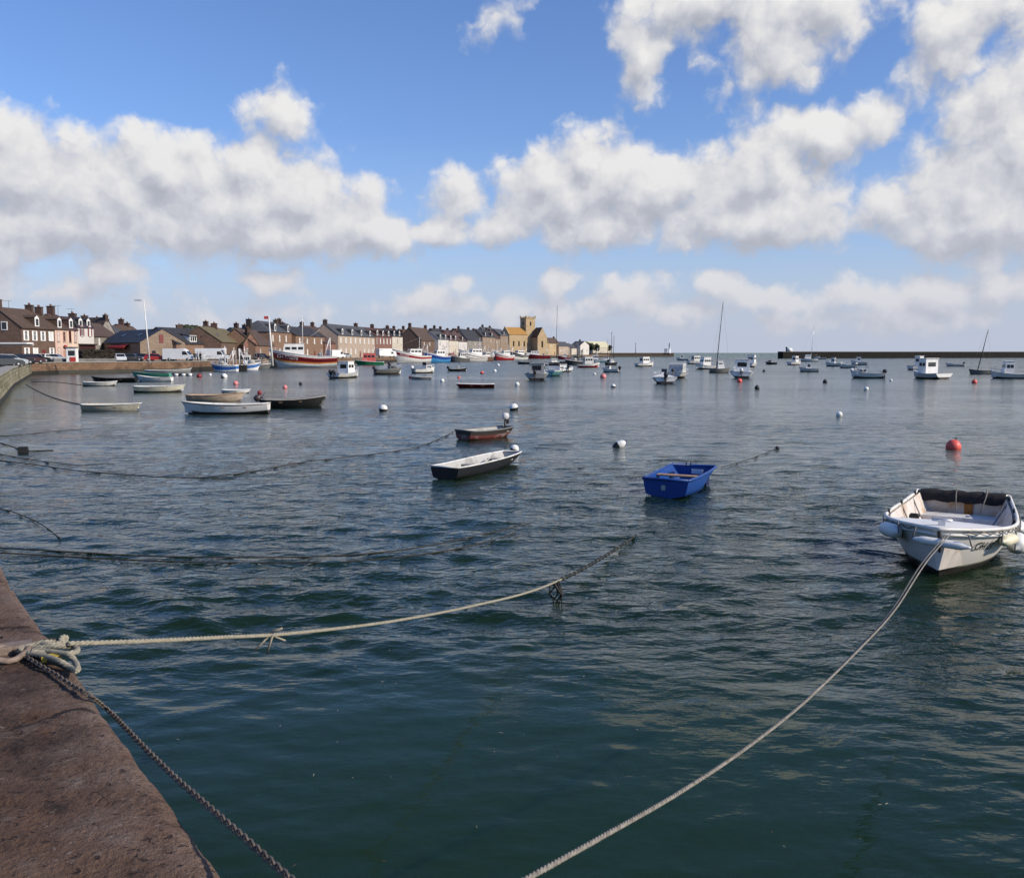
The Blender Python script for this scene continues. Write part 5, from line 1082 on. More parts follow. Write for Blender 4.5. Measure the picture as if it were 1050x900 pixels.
    fender('round white fender hanging at the sunlit flank of the launch', side(.50, .72, 1, .14, -.02), side(.58, .62, 1, .15, -.06), .15, fm)
    fender('small white fender hanging from the far sunlit quarter of the launch', side(.34, .80, 1, .12), side(.44, .80, 1, .12), .10, fm)
    cv = MB(); zt = sec(0)[1]; b0 = sec(0)[0]; n = 18; rows = []
    for k, (x, z) in enumerate([(-L/2-.03, zt-.16), (-L/2-.04, zt+.02), (-L/2+.03, zt+.055), (-L/2+.14, zt+.045), (-L/2+.20, zt-.04), (-L/2+.20, zt-.16)]):
        rows.append([Vector((x+.012*math.sin(i*1.9+k), -b0*.93+b0*1.86*i/n, z+.014*math.sin(i*1.3+k*2)+.008*math.sin(i*3.1))) for i in range(n+1)])
    cv.loft(rows); o = cv.build('stern_cover', pmat('black_cloth', (.016, .014, .016), .9, .3, 6, .4, 14), None); o.matrix_world = Mw
    tag(o, 'black cloth cover draped over the stern of the white launch', 'cloth cover', None, 'thing')
    sl = MB()
    for y in (-.1, .42): sl.tube([(-L/2-.05, y, zt-.05), (-L/2+.03, y, zt+.11), (-L/2+.22, y, zt+.02), (-L/2+.42, y*.8, zt-.30)], .012, 5)
    o2 = sl.build('lashing', ropegrey, o)
    return Mw, pt, L
MwB, ptB, LB = white_boat()

# ---- the blue tender
def blue_tender():
    pts = {k: at(x, y, .40) for k, (x, y) in dict(fl=(664.0, 490.3), fr=(701.4, 494.6), bl=(689.5, 476.6), br=(735, 480.8)).items()}
    f = (pts['fl']+pts['fr'])/2; b = (pts['bl']+pts['br'])/2; d = b-f; L = d.length; ang = math.atan2(d.y, d.x); c = (f+b)/2
    r = thing('tender', 'small royal blue plastic tender with a plank seat floating mid harbour', 'tender', (c.x, c.y, 0), ang)
    kw = dict(transom=.90, pmax=.7, power=2.0, bowf=.94, rise=.10, rake=.3, draft=.12, flare=.11, sternrise=.04)
    sec, pt = make_hull(r, [broyal], L, 1.22, .40, n=14, thick=.05, floor=.10, rimmat=broyal, rimr=.035, linermat=broyal, **kw)
    thwart(r, sec, L, .44, .26, .04, wood, .035)
    m = MB(); m.box((L*.5-.15, -.12, .30), (.02, .30, .12)); m.build('maker_plate', paint('plate_grey', (.55, .60, .72), .5), r)
    m = MB(); m.box((-L*.5-.006, .05, .22), (.02, .10, .12)); m.build('drain_plate', greyp, r)
    for sg in (-1, 1):
        m = MB(); q = pt(.80, .45, sg); m.box(q+Vector((0, sg*-.02, .03)), (.32, .09, .28)); m.build('side_recess', pmat('recess_navy', (.008, .012, .06), .5), r)
    m = MB(); q = pt(.98, 1, 1, .5); m.tube([q, q+Vector((0, 0, .12))], .015, 5); m.tube([q+Vector((0, .12, 0)), q+Vector((0, .12, .12))], .015, 5); m.build('rope_eye', blackp, r)
blue_tender()
# ---- the two dinghies in the middle
def punt(name, label, wl, corners, z, Bw, hullm, rimm_, linerm, free, thw, tm, **kw):
    a = at(*corners[0], z); b = at(*corners[1], z); d = b-a; d.z = 0; L = d.length; ang = math.atan2(d.y, d.x); nrm = Vector((-d.y, d.x, 0)).normalized(); c = (a+b)/2+nrm*Bw*.5
    r = thing(name, label, 'dinghy', (c.x, c.y, 0), ang)
    sec, pt = make_hull(r, hullm, L, Bw, free, n=14, rimmat=rimm_, linermat=linerm, **kw)
    for t in thw: thwart(r, sec, L, t, .24, .12, tm)
    return r, sec, pt, L
rB, secB, ptB2, LBk = punt('dinghy', 'black flat bottomed dinghy with white rim and pale inside', None, [(472, 480.8), (540.5, 464.5)], .30, .98, [bblack], bwd, C('punt_liner', (.40, .40, .39), .6, (.24, .23, .21)), .30, (.42, .78), greyw, transom=.9, pmax=.5, power=2.4, bowf=.62, rise=.10, rake=.4, draft=.12, flare=.14, floor=.07, thick=.04, rimr=.024)
m = MB(); m.tube([(-LBk*.1, -.3, .25), (LBk*.22, .1, .31)], .02, 6); m.box((-LBk*.15, -.35, .245), (.34, .11, .02), rz=.4); o = m.build('oar', greyw, None); o.matrix_world = rB.matrix_world.copy(); o.location = rB.location; o.rotation_euler = rB.rotation_euler; tag(o, 'grey wooden oar lying across the seat of the black dinghy', 'oar', None, 'thing')
rR, secR, ptR, LR = punt('dinghy', 'dark red brown dinghy with worn paint and a raised outboard', None, [(484, 443.2), (531.5, 439.4)], .33, 1.1, [C('dinghy_red', (.13, .030, .028), .6, (.30, .24, .22)), C('dinghy_dark', (.03, .022, .02), .6), ], bdgrey, C('dinghy_liner', (.36, .36, .35), .7, (.24, .23, .22)), .33, (.3, .55, .8), greyw, band=[0, 0, 0, 1, 1, 1], transom=.9, pmax=.45, power=2.2, bowf=.5, rise=.18, rake=.4, draft=.12, flare=.18, floor=.10, thick=.05, rimr=.035)
outboard(rR, LR*.5-.05, .62, .05, .72, pmat('engine_grey', (.50, .50, .51), .4), R(4))

# ---- skiffs on the left
rowboat('white rowing boat with a wooden rubbing strip lying in front of the tan skiff', 231.5, 424.0, 186, 4.75, 1.6, .50, [bw, bfoot, wood], [1, 1, 0, 0, 0, 2], (.25, .5, .72), bwd, None, rise=.45, transom=.75)
rowboat('tan varnished skiff half hidden behind the white rowing boat', 222, 411, 6, 3.9, 1.5, .42, [btan, bdgrey], [1, 0, 0, 0, 0, 0], (.14, .3, .6), wood, btan, rise=.4, transom=.85)
rowboat('black rowing boat with pale rim and a tilted outboard at its stern', 302, 417.5, 9, 3.9, 1.5, .48, [bblack], None, (.3, .6), greyw, bdgrey, motor=(1.0, pmat('engine_dark', (.06, .045, .045), .4), R(-40)), rise=.5)
rowboat('small swamped white dinghy floating beyond the tan skiff', 242.5, 403, 8, 2.3, 1.1, .26, [bw, bblack], [1, 1, 0, 0, 0, 0], (.5,), bw, None, rise=.3)
rowboat('cream rowing boat with a dark square stern', 164.5, 402, 6, 4.2, 1.5, .50, [bcream, bfoot], [1, 1, 0, 0, 0, 0], (.3, .6), bwd, None, rise=.25, transom=.8)
rowboat('pale flat skiff tied closest to the weedy quay wall', 115.5, 420.5, 4, 3.3, 1.3, .34, [C('skiff_pale', (.56, .53, .44), .55, (.44, .41, .33))], None, (.3, .6), bwd, bcream, rise=.2, bowf=.3, transom=.85, name='skiff')
rowboat('small grey white rowing boat in front of the long black boat', 103.5, 395.5, 5, 3.3, 1.3, .36, [bwd, bblack], [1, 1, 0, 0, 0, 0], (.4,), bw, None, rise=.4)
rowboat('long low black boat with pinkish gear in its bow', 117, 391.5, 182, 5.2, 1.6, .42, [bblack], None, (.3, .6, .8), bblack, bdgrey, rise=.5)
rowboat('sea green skiff lying beneath the brown harbour wall', 155, 386.6, 184, 5.2, 1.7, .55, [bteal, bfoot], [1, 0, 0, 0, 0, 0], (.3, .6), bdgrey, bteal, rise=.35, name='skiff')
rowboat('white rowing boat with a raised bow beside the green skiff', 158.5, 391, 183, 4.1, 1.5, .44, [bw, bfoot], [1, 0, 0, 0, 0, 0], (.3, .6), bwd, None, rise=.75)
rowboat('long grey whaleboat with white patches along its side under the wall', 173, 383.4, 5, 7.2, 1.8, .55, [bgrey, bdgrey, bwd], [1, 1, 0, 0, 2, 0], (.2, .4, .6, .8), bw, bgrey, rise=.8, transom=.5, name='whaleboat')
rowboat('maroon and white flat boat moored alone in mid harbour', 487, 397.3, 184, 3.75, 1.6, .34, [bmar, bw], [0, 0, 0, 0, 0, 1], (.3, .6), bw, bw, rise=.1, bowf=.45, transom=.85, draft=.1)
rowboat('small grey tender lying in front of the white covered outboard boat', 431.5, 388.8, 186, 2.7, 1.2, .30, [bgrey], None, (.5,), bwd, bgrey, rise=.25, name='tender')
rowboat('small dark dinghy in front of the dark red trawler', 537, 373.4, 180, 3.8, 1.5, .55, [bblack], None, (.5,), bblack, bdgrey, rise=.3, name='dinghy')
# floating boom
p = at(188, 385.3); bm_ = thing('floating_boom', 'black floating boom with three white floats near the cream boat', 'boom', (p.x, p.y, 0), R(3))
m = MB(); m.tube([(-1.45, 0, .05), (1.45, 0, .05)], .16, 8); m.build('tube', blackp, bm_)
for x in (-1, .05, 1): m = MB(); m.lathe([(.05, -.3), (.2, -.24), (.22, 0), (.2, .24), (.05, .3)], (x, -.02, .14), 10, 0, Matrix.Rotation(R(90), 3, 'Y')); m.build('float', bw, bm_)

# ---- motor boats
motorboat('white boat with twin outboards and a framed windscreen left of the dark grey launch', 355, 387.3, 62, 4.9, 2.1, .65, cab='pilot', motor=2, cabh=1.35)
motorboat('dark grey motor boat with a low cabin in front of the red striped trawler', 398.5, 383.8, 28, 4.4, 1.9, .75, [bdgrey, bfoot], cab='cuddy', cabmat=bdgrey, motor=1, mcol=blackp, rail=True)
motorboat('white motor boat with a white covered outboard facing the trawlers', 435, 382.6, 38, 4.2, 1.9, .70, cab='cuddy', mcol=engw)
motorboat('small black inflatable with grey console right of the covered outboard boat', 470, 380.6, 14, 3.4, 1.6, .42, [bblack], [0]*6, cab='console', cabmat=bgrey, rail=False, name='inflatable_boat')
motorboat('grey motor boat showing its stern and outboard in front of the turquoise boat', 551, 389.3, 82, 4.6, 2.3, .75, [bgrey, bfoot], cab='pilot', cabmat=bgrey, cabh=1.15)
motorboat('white and turquoise cabin boat below the tall bare mast', 568, 385.2, 66, 5.0, 2.3, .85, [bw, bturq], [1, 1, 1, 1, 0, 0], cab='cuddy', motor=0)
motorboat('white cuddy boat lying behind the turquoise boat', 577, 381.0, 110, 4.2, 1.9, .7, cab='cuddy', motor=1)
motorboat('white cabin boat with dark red waterline in front of the dark work boat', 604, 376.8, 12, 5.2, 2.2, .75, [bw, bmar], [1, 1, 1, 0, 0, 0], cab='aft', cabmat=bwd, motor=0, cabh=1.7)
motorboat('little white runabout left of the two windowed cabin boat', 626, 381.6, 160, 2.9, 1.4, .5, cab='cuddy')
motorboat('white cabin boat with two large dark side windows', 661.5, 375.8, 28, 5.2, 2.2, .75, cab='aft', motor=0, cabh=1.55)
motorboat('small white boat showing a big black outboard to the quay', 681, 392.8, 84, 4.4, 2.2, .65, cab='console', mcol=blackp, msize=1.45)
motorboat('grey white boat under a clear canvas cover behind the black outboard', 695.5, 387.2, 64, 4.6, 2.2, .7, [bwd, bfoot], cab=None, canvas=pmat('canvas_pale', (.45, .45, .43), .8), cabh=1.15, motor=1)
motorboat('white launch far out beyond the canvas covered boat', 699.5, 369.6, 168, 5.2, 2.2, .8, cab='pilot', motor=0, name='cabin_boat')
motorboat('grey white wheelhouse boat with two black windows beyond the canvas cover', 714, 373.2, 20, 5.6, 2.4, .9, cab='aft', cabmat=bwd, motor=0, cabh=1.5)
motorboat('white boat with long dark side windows beside the leaning mast', 722.5, 378.6, 200, 4.6, 2.1, .75, cab='aft', motor=0, cabh=1.65)
motorboat('white boat with dark rear windscreen right of the leaning mast', 760.5, 387.4, 74, 4.6, 2.5, .8, cab='pilot', motor=1, cabh=1.5, mcol=engw)
motorboat('white wheelhouse boat directly behind the dark windscreen boat', 770, 376.5, 60, 5.0, 2.2, .9, cab='pilot', motor=0, cabh=1.7)
motorboat('little dark boat alone between the wheelhouse boat and the sea wall end', 790.5, 373.6, 176, 3.2, 1.6, .55, [bblack, bfoot], cab='cuddy', cabmat=bdgrey, motor=0, rail=False)
motorboat('white cabin boat in front of the domed hut', 815, 374.2, 30, 4.6, 2.2, .8, cab='pilot', motor=0, cabh=1.6)
motorboat('low white boat close under the end of the sea wall', 806.5, 367.4, 178, 6.0, 2.4, .7, cab='cuddy', motor=0)
motorboat('grey white cabin boat in front of the white yacht with a mast', 829, 381.2, 172, 3.3, 1.5, .55, [bwd, bfoot], cab='pilot', motor=0, cabh=.9)
motorboat('white motor cruiser moored beyond the yacht by the sea wall', 840.5, 368.6, 168, 6.0, 2.3, .8, cab='cuddy', motor=0)
motorboat('white boat with small wheelhouse left of a twin boat under the sea wall', 854.5, 375.6, 150, 3.8, 1.9, .7, cab='pilot', motor=0, cabh=1.4)
motorboat('white boat with outboard right of the small wheelhouse boat', 868.5, 377.3, 160, 3.4, 1.8, .65, cab='console', motor=1, mcol=engw)
motorboat('white fishing launch with a mast like aerial under the sea wall', 880.5, 374.2, 165, 4.2, 2.0, .8, cab='pilot', motor=0, cabh=1.3)
motorboat('open white speedboat with a black outboard at its right end', 888.5, 387.6, 172, 4.2, 1.8, .62, cab='cuddy', mcol=blackp, msize=1.3)
motorboat('white cabin boat with two dark square rear windows', 952, 388.2, 108, 4.8, 2.5, .7, cab='pilot', motor=0, cabh=1.7)
motorboat('white boat half hidden behind the square windowed cabin boat', 942, 379.4, 20, 4.4, 2.0, .8, [bwd, bfoot], cab='pilot', motor=0, cabh=1.9)
motorboat('low white speedboat left of the dark leaning mast boat', 978.5, 375.6, 174, 4.2, 1.8, .55, cab=None, motor=1, rail=False)
motorboat('white wheelhouse boat with two windows at the right edge of the harbour', 1034, 388.0, 170, 4.6, 2.1, .6, cab='pilot', motor=1, cabh=1.65)
# ---- sailing boats
sailboat('dark hulled sailing boat with the mast leaning right and white cabin', 738, 382.2, 5, 3.5, (734.5, 377, 741.5, 309.5), [bdgrey, bfoot], cab=bw, cabh=1.3, free=.7, B=1.6, mastmat=MATS['iron_dark'])
sailboat('dark open sailing boat with a short sharply leaning mast', 1004.5, 383.6, 174, 3.4, (1002.5, 377, 1013.5, 338), [bdgrey, bfoot], cab=None, boom=False, mastmat=MATS['iron_dark'])
sailboat('white yacht moored under the sea wall with a faint mast', 829, 370.8, 172, 6.6, (831.5, 366, 834.8, 333), [bw, bfoot], cab=bw, cabh=1.6, free=1.0, B=2.3)
sailboat('white sloop under the tall bare dark mast near the church', 567.5, 374.5, 12, 4.9, (570.3, 368, 571.4, 313), [bw, bfoot], cab=bw, cabh=.9, free=.8, B=2, mastmat=MATS['iron_dark'])
sailboat('dark blue sloop with twin spars left of the jetty', 627, 374.4, 20, 3.6, (629, 368, 629.6, 344), [bblack, bfoot], cab=bwd, cabh=.9, free=.7, B=1.7, mastmat=MATS['iron_dark'])
sailboat('dark hulled yacht behind the twin spar sloop', 622, 371.0, 170, 5.6, (623, 366, 623.3, 347), [bblack, bfoot], cab=bw, cabh=.9, free=.8, B=2, mastmat=MATS['iron_dark'])
# ---- fishing boats along the quay
trawler('large dark red trawler with orange band and white wheelhouse', 311, 376.8, 194, 15.2, 5.0, 2.45, [bw, borange, bmar, bw], (0, .34, .42, .48, .57, .86, 1), [0, 0, 0, 1, 2, 3], house=(-.02, .30), hh=3.0, mast=6.5, text='CH 775078', rise=.75, textv=.74, name='fishing_trawler')
trawler('green fishing boat with a salmon red deckhouse', 378, 374.1, 186, 8.4, 3.2, .85, [bgreen], band=[0]*6, house=(-.22, .22), hmat=bsal, hh=2.6, mast=2.2, rise=.5, gantry=False)
trawler('white trawler with a red slanting stripe', 421.5, 371.9, 210, 11.6, 4.2, 2.0, [bw, bred], (0, .33, .52, .66, .86, .95, 1), [0, 0, 0, 1, 0, 0], house=(-.25, .08), hh=2.4, mast=4.0, text='CH 639', rise=1.0, textv=.76, name='fishing_trawler')
trawler('blue trawler with white rail and light blue bottom', 447, 371.7, 216, 8.8, 3.6, 1.8, [bsky, bblue, bw], (0, .33, .52, .62, .82, .93, 1), [0, 0, 0, 1, 1, 2], house=(-.3, .05), hh=2.2, mast=3.0, rise=.85)
trawler('small brown fishing boat with a red waterline', 462, 370.9, 200, 6.0, 2.6, .9, [bmar, bbrown], band=[0, 0, 0, 1, 1, 1], house=(-.3, .05), hmat=bbrown, hh=1.7, mast=2.4, rise=.6, gantry=False)
trawler('dark fishing boat squeezed left of the brown striped white trawler', 471, 370.9, 208, 6.6, 3.0, 1.2, [bdgrey], band=[0]*6, house=(-.3, .05), hmat=bwd, hh=2.0, mast=3.2, rise=.7)
trawler('white trawler with thin brown slanting stripes', 484, 370.6, 214, 10.5, 4.2, 2.1, [bw, bbrown], (0, .33, .50, .57, .74, .80, 1), [0, 0, 1, 0, 1, 0], house=(-.3, .08), hh=2.5, mast=4.4, rise=.95, name='fishing_trawler')
trawler('grey brown fishing boat right of the brown striped white trawler', 497, 370.2, 222, 6.5, 3.2, 1.5, [bbrown, bdgrey], band=[0, 0, 0, 1, 0, 0], house=(-.3, .05), hmat=bwd, hh=1.9, mast=2.8, rise=.6)
trawler('white fishing boat with black band and pale blue bottom', 505, 369.2, 206, 8.0, 3.4, 1.8, [bturq, bblack, bw], (0, .33, .5, .62, .78, .93, 1), [0, 0, 0, 1, 2, 2], house=(-.3, .05), hh=2.1, mast=3.0, rise=.8)
trawler('bright red and white fishing boat left of the black bowed trawler', 516, 369.3, 212, 8.8, 3.6, 1.9, [bred, bw, bblack], (0, .33, .58, .66, .74, .93, 1), [0, 0, 1, 0, 1, 1], house=(-.28, .06), hh=2.2, mast=3.0, rise=.9)
trawler('white trawler with black bow and black slanting stripe', 530, 368.9, 220, 10.0, 4.0, 2.0, [bw, bblack], (0, .33, .52, .60, .74, .80, 1), [0, 0, 0, 1, 0, 1], house=(-.3, .06), hh=2.2, mast=3.4, rise=.85, name='fishing_trawler')
trawler('long dark red trawler with white wheelhouse before the church', 550, 367.6, 184, 13.5, 4.4, 1.6, [bred, bmar, bw], (0, .33, .48, .62, .84, .94, 1), [0, 0, 0, 1, 1, 2], house=(-.1, .22), hh=2.6, mast=4.0, rise=.8, shelter=True, name='fishing_trawler')
trawler('bright red fishing boat right of the tall bare mast', 578, 368.4, 178, 7.2, 3.0, 1.1, [bred], band=[0]*6, house=(-.2, .1), hh=1.9, mast=2.4, rise=.7, gantry=False)
trawler('dark brown work boat with grey wheelhouse beneath the pine', 589, 374.0, 186, 5.6, 2.4, .9, [bblack, bdgrey], band=[0, 0, 0, 1, 0, 0], house=(-.2, .15), hmat=bdgrey, hh=1.9, mast=3.6, rise=.6)
trawler('pale green fishing boat behind the dark red waterline cabin boat', 611, 371.6, 176, 7.6, 2.8, .9, [bturq, bw], band=[0, 0, 0, 0, 1, 1], house=(-.1, .2), hh=1.9, mast=2.4, rise=.7, gantry=False)
trawler('small blue and white fishing boat with a long blue side band', 230, 380.6, 178, 4.9, 2.2, 1.05, [bw, bmid], (0, .3, .48, .56, .88, .95, 1), [0, 0, 0, 1, 0, 0], house=(-.1, .2), hh=1.4, mast=2.2, rise=.35)
trawler('blue and white fishing boat with white canopy by the black raft', 256, 379.4, 8, 4.4, 2.2, 1.0, [bw, bmid], (0, .3, .48, .62, .88, .95, 1), [0, 0, 0, 1, 0, 0], house=(-.25, .15), hh=1.9, mast=1.8, rise=.5)
trawler('dark fishing boat with white wheelhouse under the standing people', 209, 379.6, 186, 5.2, 2.2, .9, [bblack, bmar], band=[0, 0, 0, 1, 0, 0], house=(-.1, .2), hh=1.5, mast=1.2, rise=.6, gantry=False)
trawler('small dark fishing boat moored left of the big red trawler bow', 268, 377.8, 20, 4.6, 2.2, .8, [bdgrey], band=[0]*6, house=(-.25, .1), hmat=bdgrey, hh=1.2, mast=2.0, rise=.4, gantry=False)
p = at(248.5, 380.4); o = thing('work_raft', 'square black raft box between the two blue fishing boats', 'raft', (p.x, p.y, 0), R(6)); m = MB(); m.box((0, 0, .45), (1.6, 1.2, 1.1)); m.build('box', pmat('raft_black', (.02, .017, .015), .7), o); m = MB(); m.box((0, 0, 1.03), (1.7, 1.3, .08)); m.tube([(-.4, 0, 1.05), (-.3, 0, 1.35), (.3, 0, 1.35), (.4, 0, 1.05)], .1, 6); m.build('lid', pmat('raft_lid', (.06, .045, .035), .8), o)

# ------------------------------------------------------------------ buoys
buoyw = pmat('buoy_white', (.76, .76, .74), .4, .08, 2, .05, 6, .5, 0, (1, 1, 1), (.55, .55, .5), 3); buoyr = pmat('buoy_red', (.72, .11, .085), .45, .12, 2, .05, 6); buoyp = pmat('buoy_pink', (.66, .22, .22), .5, .15, 2); buoyk = pmat('buoy_black', (.015, .015, .018), .5, .2, 3); buoyd = pmat('buoy_darkred', (.22, .025, .03), .5, .2, 3)
def buoy(label, px, py, rpx, top, low=None, tilt=0, float_=.45, long=1.0):
    p = at(px, py+rpx*.6); rad = rpx*p.y/900
    n = 12; prof = [(max(.001, math.sin(math.pi*k/n)), -math.cos(math.pi*k/n)) for k in range(n+1)]; prof[0] = (.03, -1); prof[-1] = (.03, 1)
    r = thing('mooring_buoy', label, 'buoy', (p.x, p.y, rad*float_*(1.0)), 0, 'mooring buoys'); M = Matrix.Rotation(tilt, 3, 'Y')
    m = MB(); m.lathe([(a*rad, b*rad*long) for a, b in prof], n=18, M=M)
    for i, (f) in enumerate(m.f):
        zc = sum((M.transposed() @ Vector(m.v[j])).z for j in f)/len(f)
        m.m[i] = 1 if zc < -.12*rad else 0
    m.build('float', [top, low or top], r)
    e = MB(); q = M @ Vector((0, 0, rad*long)); e.tube([q*.97, q*1.12], rad*.09, 6); e.tube([q*1.1+Vector((rad*.16*math.cos(k*.7854), 0, rad*.14*math.sin(k*.7854)+rad*.1)) for k in range(9)], rad*.05, 5); e.build('eye', ropedark, r)
    return r
for a in [
 ('large red mooring buoy alone in front of the white launch', 977.5, 455.0, 7.4, buoyr, None, .3, .22), ('white and black buoy tipped on its side left of the blue tender', 634.5, 455.2, 4.5, buoyw, buoyk, 1.05, .30, 1.75),
 ('white buoy with black underside behind the raised outboard', 526.8, 417.5, 4.6, buoyw, buoyk, -.2), ('white buoy with black underside alone right of the black rowing boat', 393, 418.5, 4.4, buoyw, buoyk, .1),
 ('small white float lying flat far beyond the blue tender', 860.5, 424.5, 3.2, buoyw, None, 1.4), ('white float tucked against the black dinghy bow', 527.5, 459.5, 4.6, buoyw, buoyk, .4),
 ('dark red float under the camper van', 204.3, 385.2, 2.6, buoyd), ('tiny white float right of the dark red float', 215.5, 384, 1.5, buoyw), ('white and black buoy in front of the blue and white boat', 230, 385.5, 3.2, buoyw, buoyk, .8),
 ('pink buoy below the black raft', 241.7, 392.6, 2.6, buoyp), ('pink buoy left of a small black float', 292.3, 396.6, 2.3, buoyp), ('small black float below the big red trawler', 308.2, 393.3, 1.8, buoyk), ('dark red buoy behind the black rowing boat stern', 266.2, 402.2, 2.3, buoyd),
 ('dark red float beside the grey tender', 421, 386.8, 1.9, buoyd, buoyk), ('white buoy right of the grey tender', 453.5, 390, 2.2, buoyw), ('small red float above the maroon flat boat', 470.5, 386.8, 1.4, buoyr), ('red and black float between inflatable and tall mast', 494.2, 382, 1.9, buoyr, buoyk),
 ('white float beneath the red and white fishing boat', 507.3, 380, 1.8, buoyw), ('small white float before the black bowed trawler', 510.8, 374.0, 1.5, buoyw), ('white buoy below the grey motor boat', 530.2, 393.6, 2.4, buoyw), ('white float under the dark work boat', 586, 377.2, 1.6, buoyw),
 ('little white float left of the pink round buoy', 609.6, 383.2, 1.4, buoyw), ('round pink red buoy below the little runabout', 618.5, 385.6, 3.1, buoyp), ('black buoy with a white cap beneath the runabout', 628.8, 395.6, 2.4, buoyw, buoyk),
 ('pink red buoy in front of the dark windscreen boat', 758.3, 390.2, 2.6, buoyr), ('black buoy below the dark windscreen boat', 776.2, 397.2, 2.5, buoyk), ('small black buoy left of the little dark boat', 783.4, 380.3, 1.5, buoyk), ('black buoy left of the open speedboat', 846, 391, 2.3, buoyk),
 ('white buoy below the open speedboat', 888.2, 398.4, 2.4, buoyw), ('small white buoy left of the cabin boat with square windows', 913.5, 389.6, 1.5, buoyw), ('red buoy below the dark leaning mast boat', 999, 391.2, 2.6, buoyr), ('tiny dark float beyond the blue tender trailing a line', 797, 459.0, 2.2, buoyk, None, 1.2),
 ('white float drifting left of the open speedboat', 873.6, 378.9, 1.5, buoyw)]: buoy(*a)

# ------------------------------------------------------------------ ropes and chain
def vplane(A, B, pixels):
    """points of a line that hangs in the upright plane through A and B, seen at the given places"""
    n = Vector((B.y-A.y, A.x-B.x, 0)); out = []
    for (x, y) in pixels:
        d = ray(x, y); o = Vector((0, 0, CAM_H)); t = (A-o).dot(n)/d.dot(n); out.append(o+d*t)
    return out
def spline(pts, n=12):
    P = [Vector(p) for p in pts]; P = [P[0]*2-P[1]]+P+[P[-1]*2-P[-2]]; out = []
    for i in range(1, len(P)-2):
        for k in range(n):
            t = k/n; a, b, c, d = P[i-1:i+3]; out.append(.5*((2*b)+(c-a)*t+(2*a-5*b+4*c-d)*t*t+(-a+3*b-3*c+d)*t**3))
    return out+[P[-2]]
def evenly(pts, step):
    out = [pts[0].copy()]; acc = 0
    for a, b in zip(pts, pts[1:]):
        l = (b-a).length; d = step-acc
        while d <= l: out.append(a.lerp(b, d/l)); d += step
        acc = l-(d-step)
    out.append(pts[-1]); return out
def laid_rope(mb, pts, r, pitch=.10, strands=3, step=.012):
    """three strands laid round each other"""
    P = evenly(pts, step); N = len(P)
    for s in range(strands):
        q = []
        for i, p in enumerate(P):
            t = (P[min(i+1, N-1)]-P[max(i-1, 0)]).normalized(); a = t.cross(Vector((0, 0, 1))); a = a.normalized() if a.length > .01 else Vector((1, 0, 0)); b = a.cross(t)
            an = 6.283*(i*step/pitch+s/strands); q.append(p+(a*math.cos(an)+b*math.sin(an))*r*.5)
        mb.tube(q, r*.58, 5)
ringp = at(20, 668, QZ); ringp.z = QZ
def knot_pt(x, y, z=QZ+.03): return at(x, y, z)
A0 = at(70, 659.5, QZ+.07); B0 = at(652, 549, .02)
pts = [A0]+vplane(A0, B0, [(150, 657), (230, 653), (300, 649), (400, 637), (480, 622), (545, 606), (590, 587), (625, 567)])+[B0]
sp = spline(pts, 14); mbr = MB(); cut = int(len(sp)*.56); laid_rope(mbr, sp[:cut+1], .0138); mbr.tube(evenly(sp[cut:], .06), .014, 7)
rope1 = mbr.build('mooring_rope', ropem); tag(rope1, 'pale laid rope running from the quay ring across the dark water', 'rope', 'ropes between quay and boats', 'thing')
wd = MB(); wp = evenly(sp[int(len(sp)*.74):], .05); wd.tube(wp, [.022+.010*math.sin(i*1.7) for i in range(len(wp))], 7)
q = sp[int(len(sp)*.72)]; 
for k in range(7): wd.tube([q+Vector((random.uniform(-.06, .06), random.uniform(-.06, .06), 0)), q+Vector((random.uniform(-.1, .1), random.uniform(-.1, .1), -.16)), q+Vector((random.uniform(-.12, .12), random.uniform(-.12, .12), -.32))], [.014, .012, .005], 5)
wd.build('hanging_weed', pmat('weed_black', (.012, .013, .008), .6), rope1)
m = MB(); q = sp[int(len(sp)*.30)]
for a_, b_ in (((.0, 0, .0), (-.10, -.04, -.10)), ((.02, 0, 0), (-.03, .02, -.14)), ((0, 0, .02), (.09, 0, .05)), ((0, 0, 0), (.10, .03, -.05))): m.tube([q+Vector(a_), q+Vector(b_)], .008, 5)
m.build('frayed_end', ropem, rope1)
# wraps at the ring
m = MB()
for (pp_, r_) in (
  ([(28, 664), (45, 664), (62, 662), (75, 663), (79, 667), (70, 670), (52, 670), (33, 668)], .016),
  ([(20, 667), (38, 660), (52, 661), (66, 657), (68, 653), (63, 654), (64, 661)], .0155),
  ([(26, 669), (44, 672), (60, 677), (72, 684), (79, 688)], .014), ([(34, 666), (52, 668), (70, 671), (77, 678), (80, 686)], .015), ([(18, 666), (30, 662), (46, 658), (58, 658)], .014)):
    laid_rope(m, spline([knot_pt(x, y, QZ+.035+.012*(i % 3)) for i, (x, y) in enumerate(pp_)], 10), r_, .09)
kn = m.build('rope_wraps', ropem, rope1)
m = MB()
for (pp_, r_) in (([(14, 668), (24, 670), (40, 674), (58, 680), (74, 687)], .012), ([(12, 664), (26, 663), (40, 659), (56, 656), (62, 659)], .013), ([(22, 672), (36, 671), (48, 674), (60, 676)], .010)): m.tube(spline([knot_pt(x, y, QZ+.02+.01*(i % 2)) for i, (x, y) in enumerate(pp_)], 10), r_, 7)
o = m.build('old_rope', pmat('old_rope', (.05, .042, .032), .95, .4, 30, .4, 90)); tag(o, 'dark old rope ends tangled under the pale rope at the quay ring', 'rope', 'ropes between quay and boats', 'thing')
m = MB(); yb = at(53, 673, QZ+.04); m.box((yb.x, yb.y, QZ+.035), (.09, .05, .03), rz=.4); m.build('yellow_band', pmat('yellow_tape', (.42, .30, .04), .7), rope1)
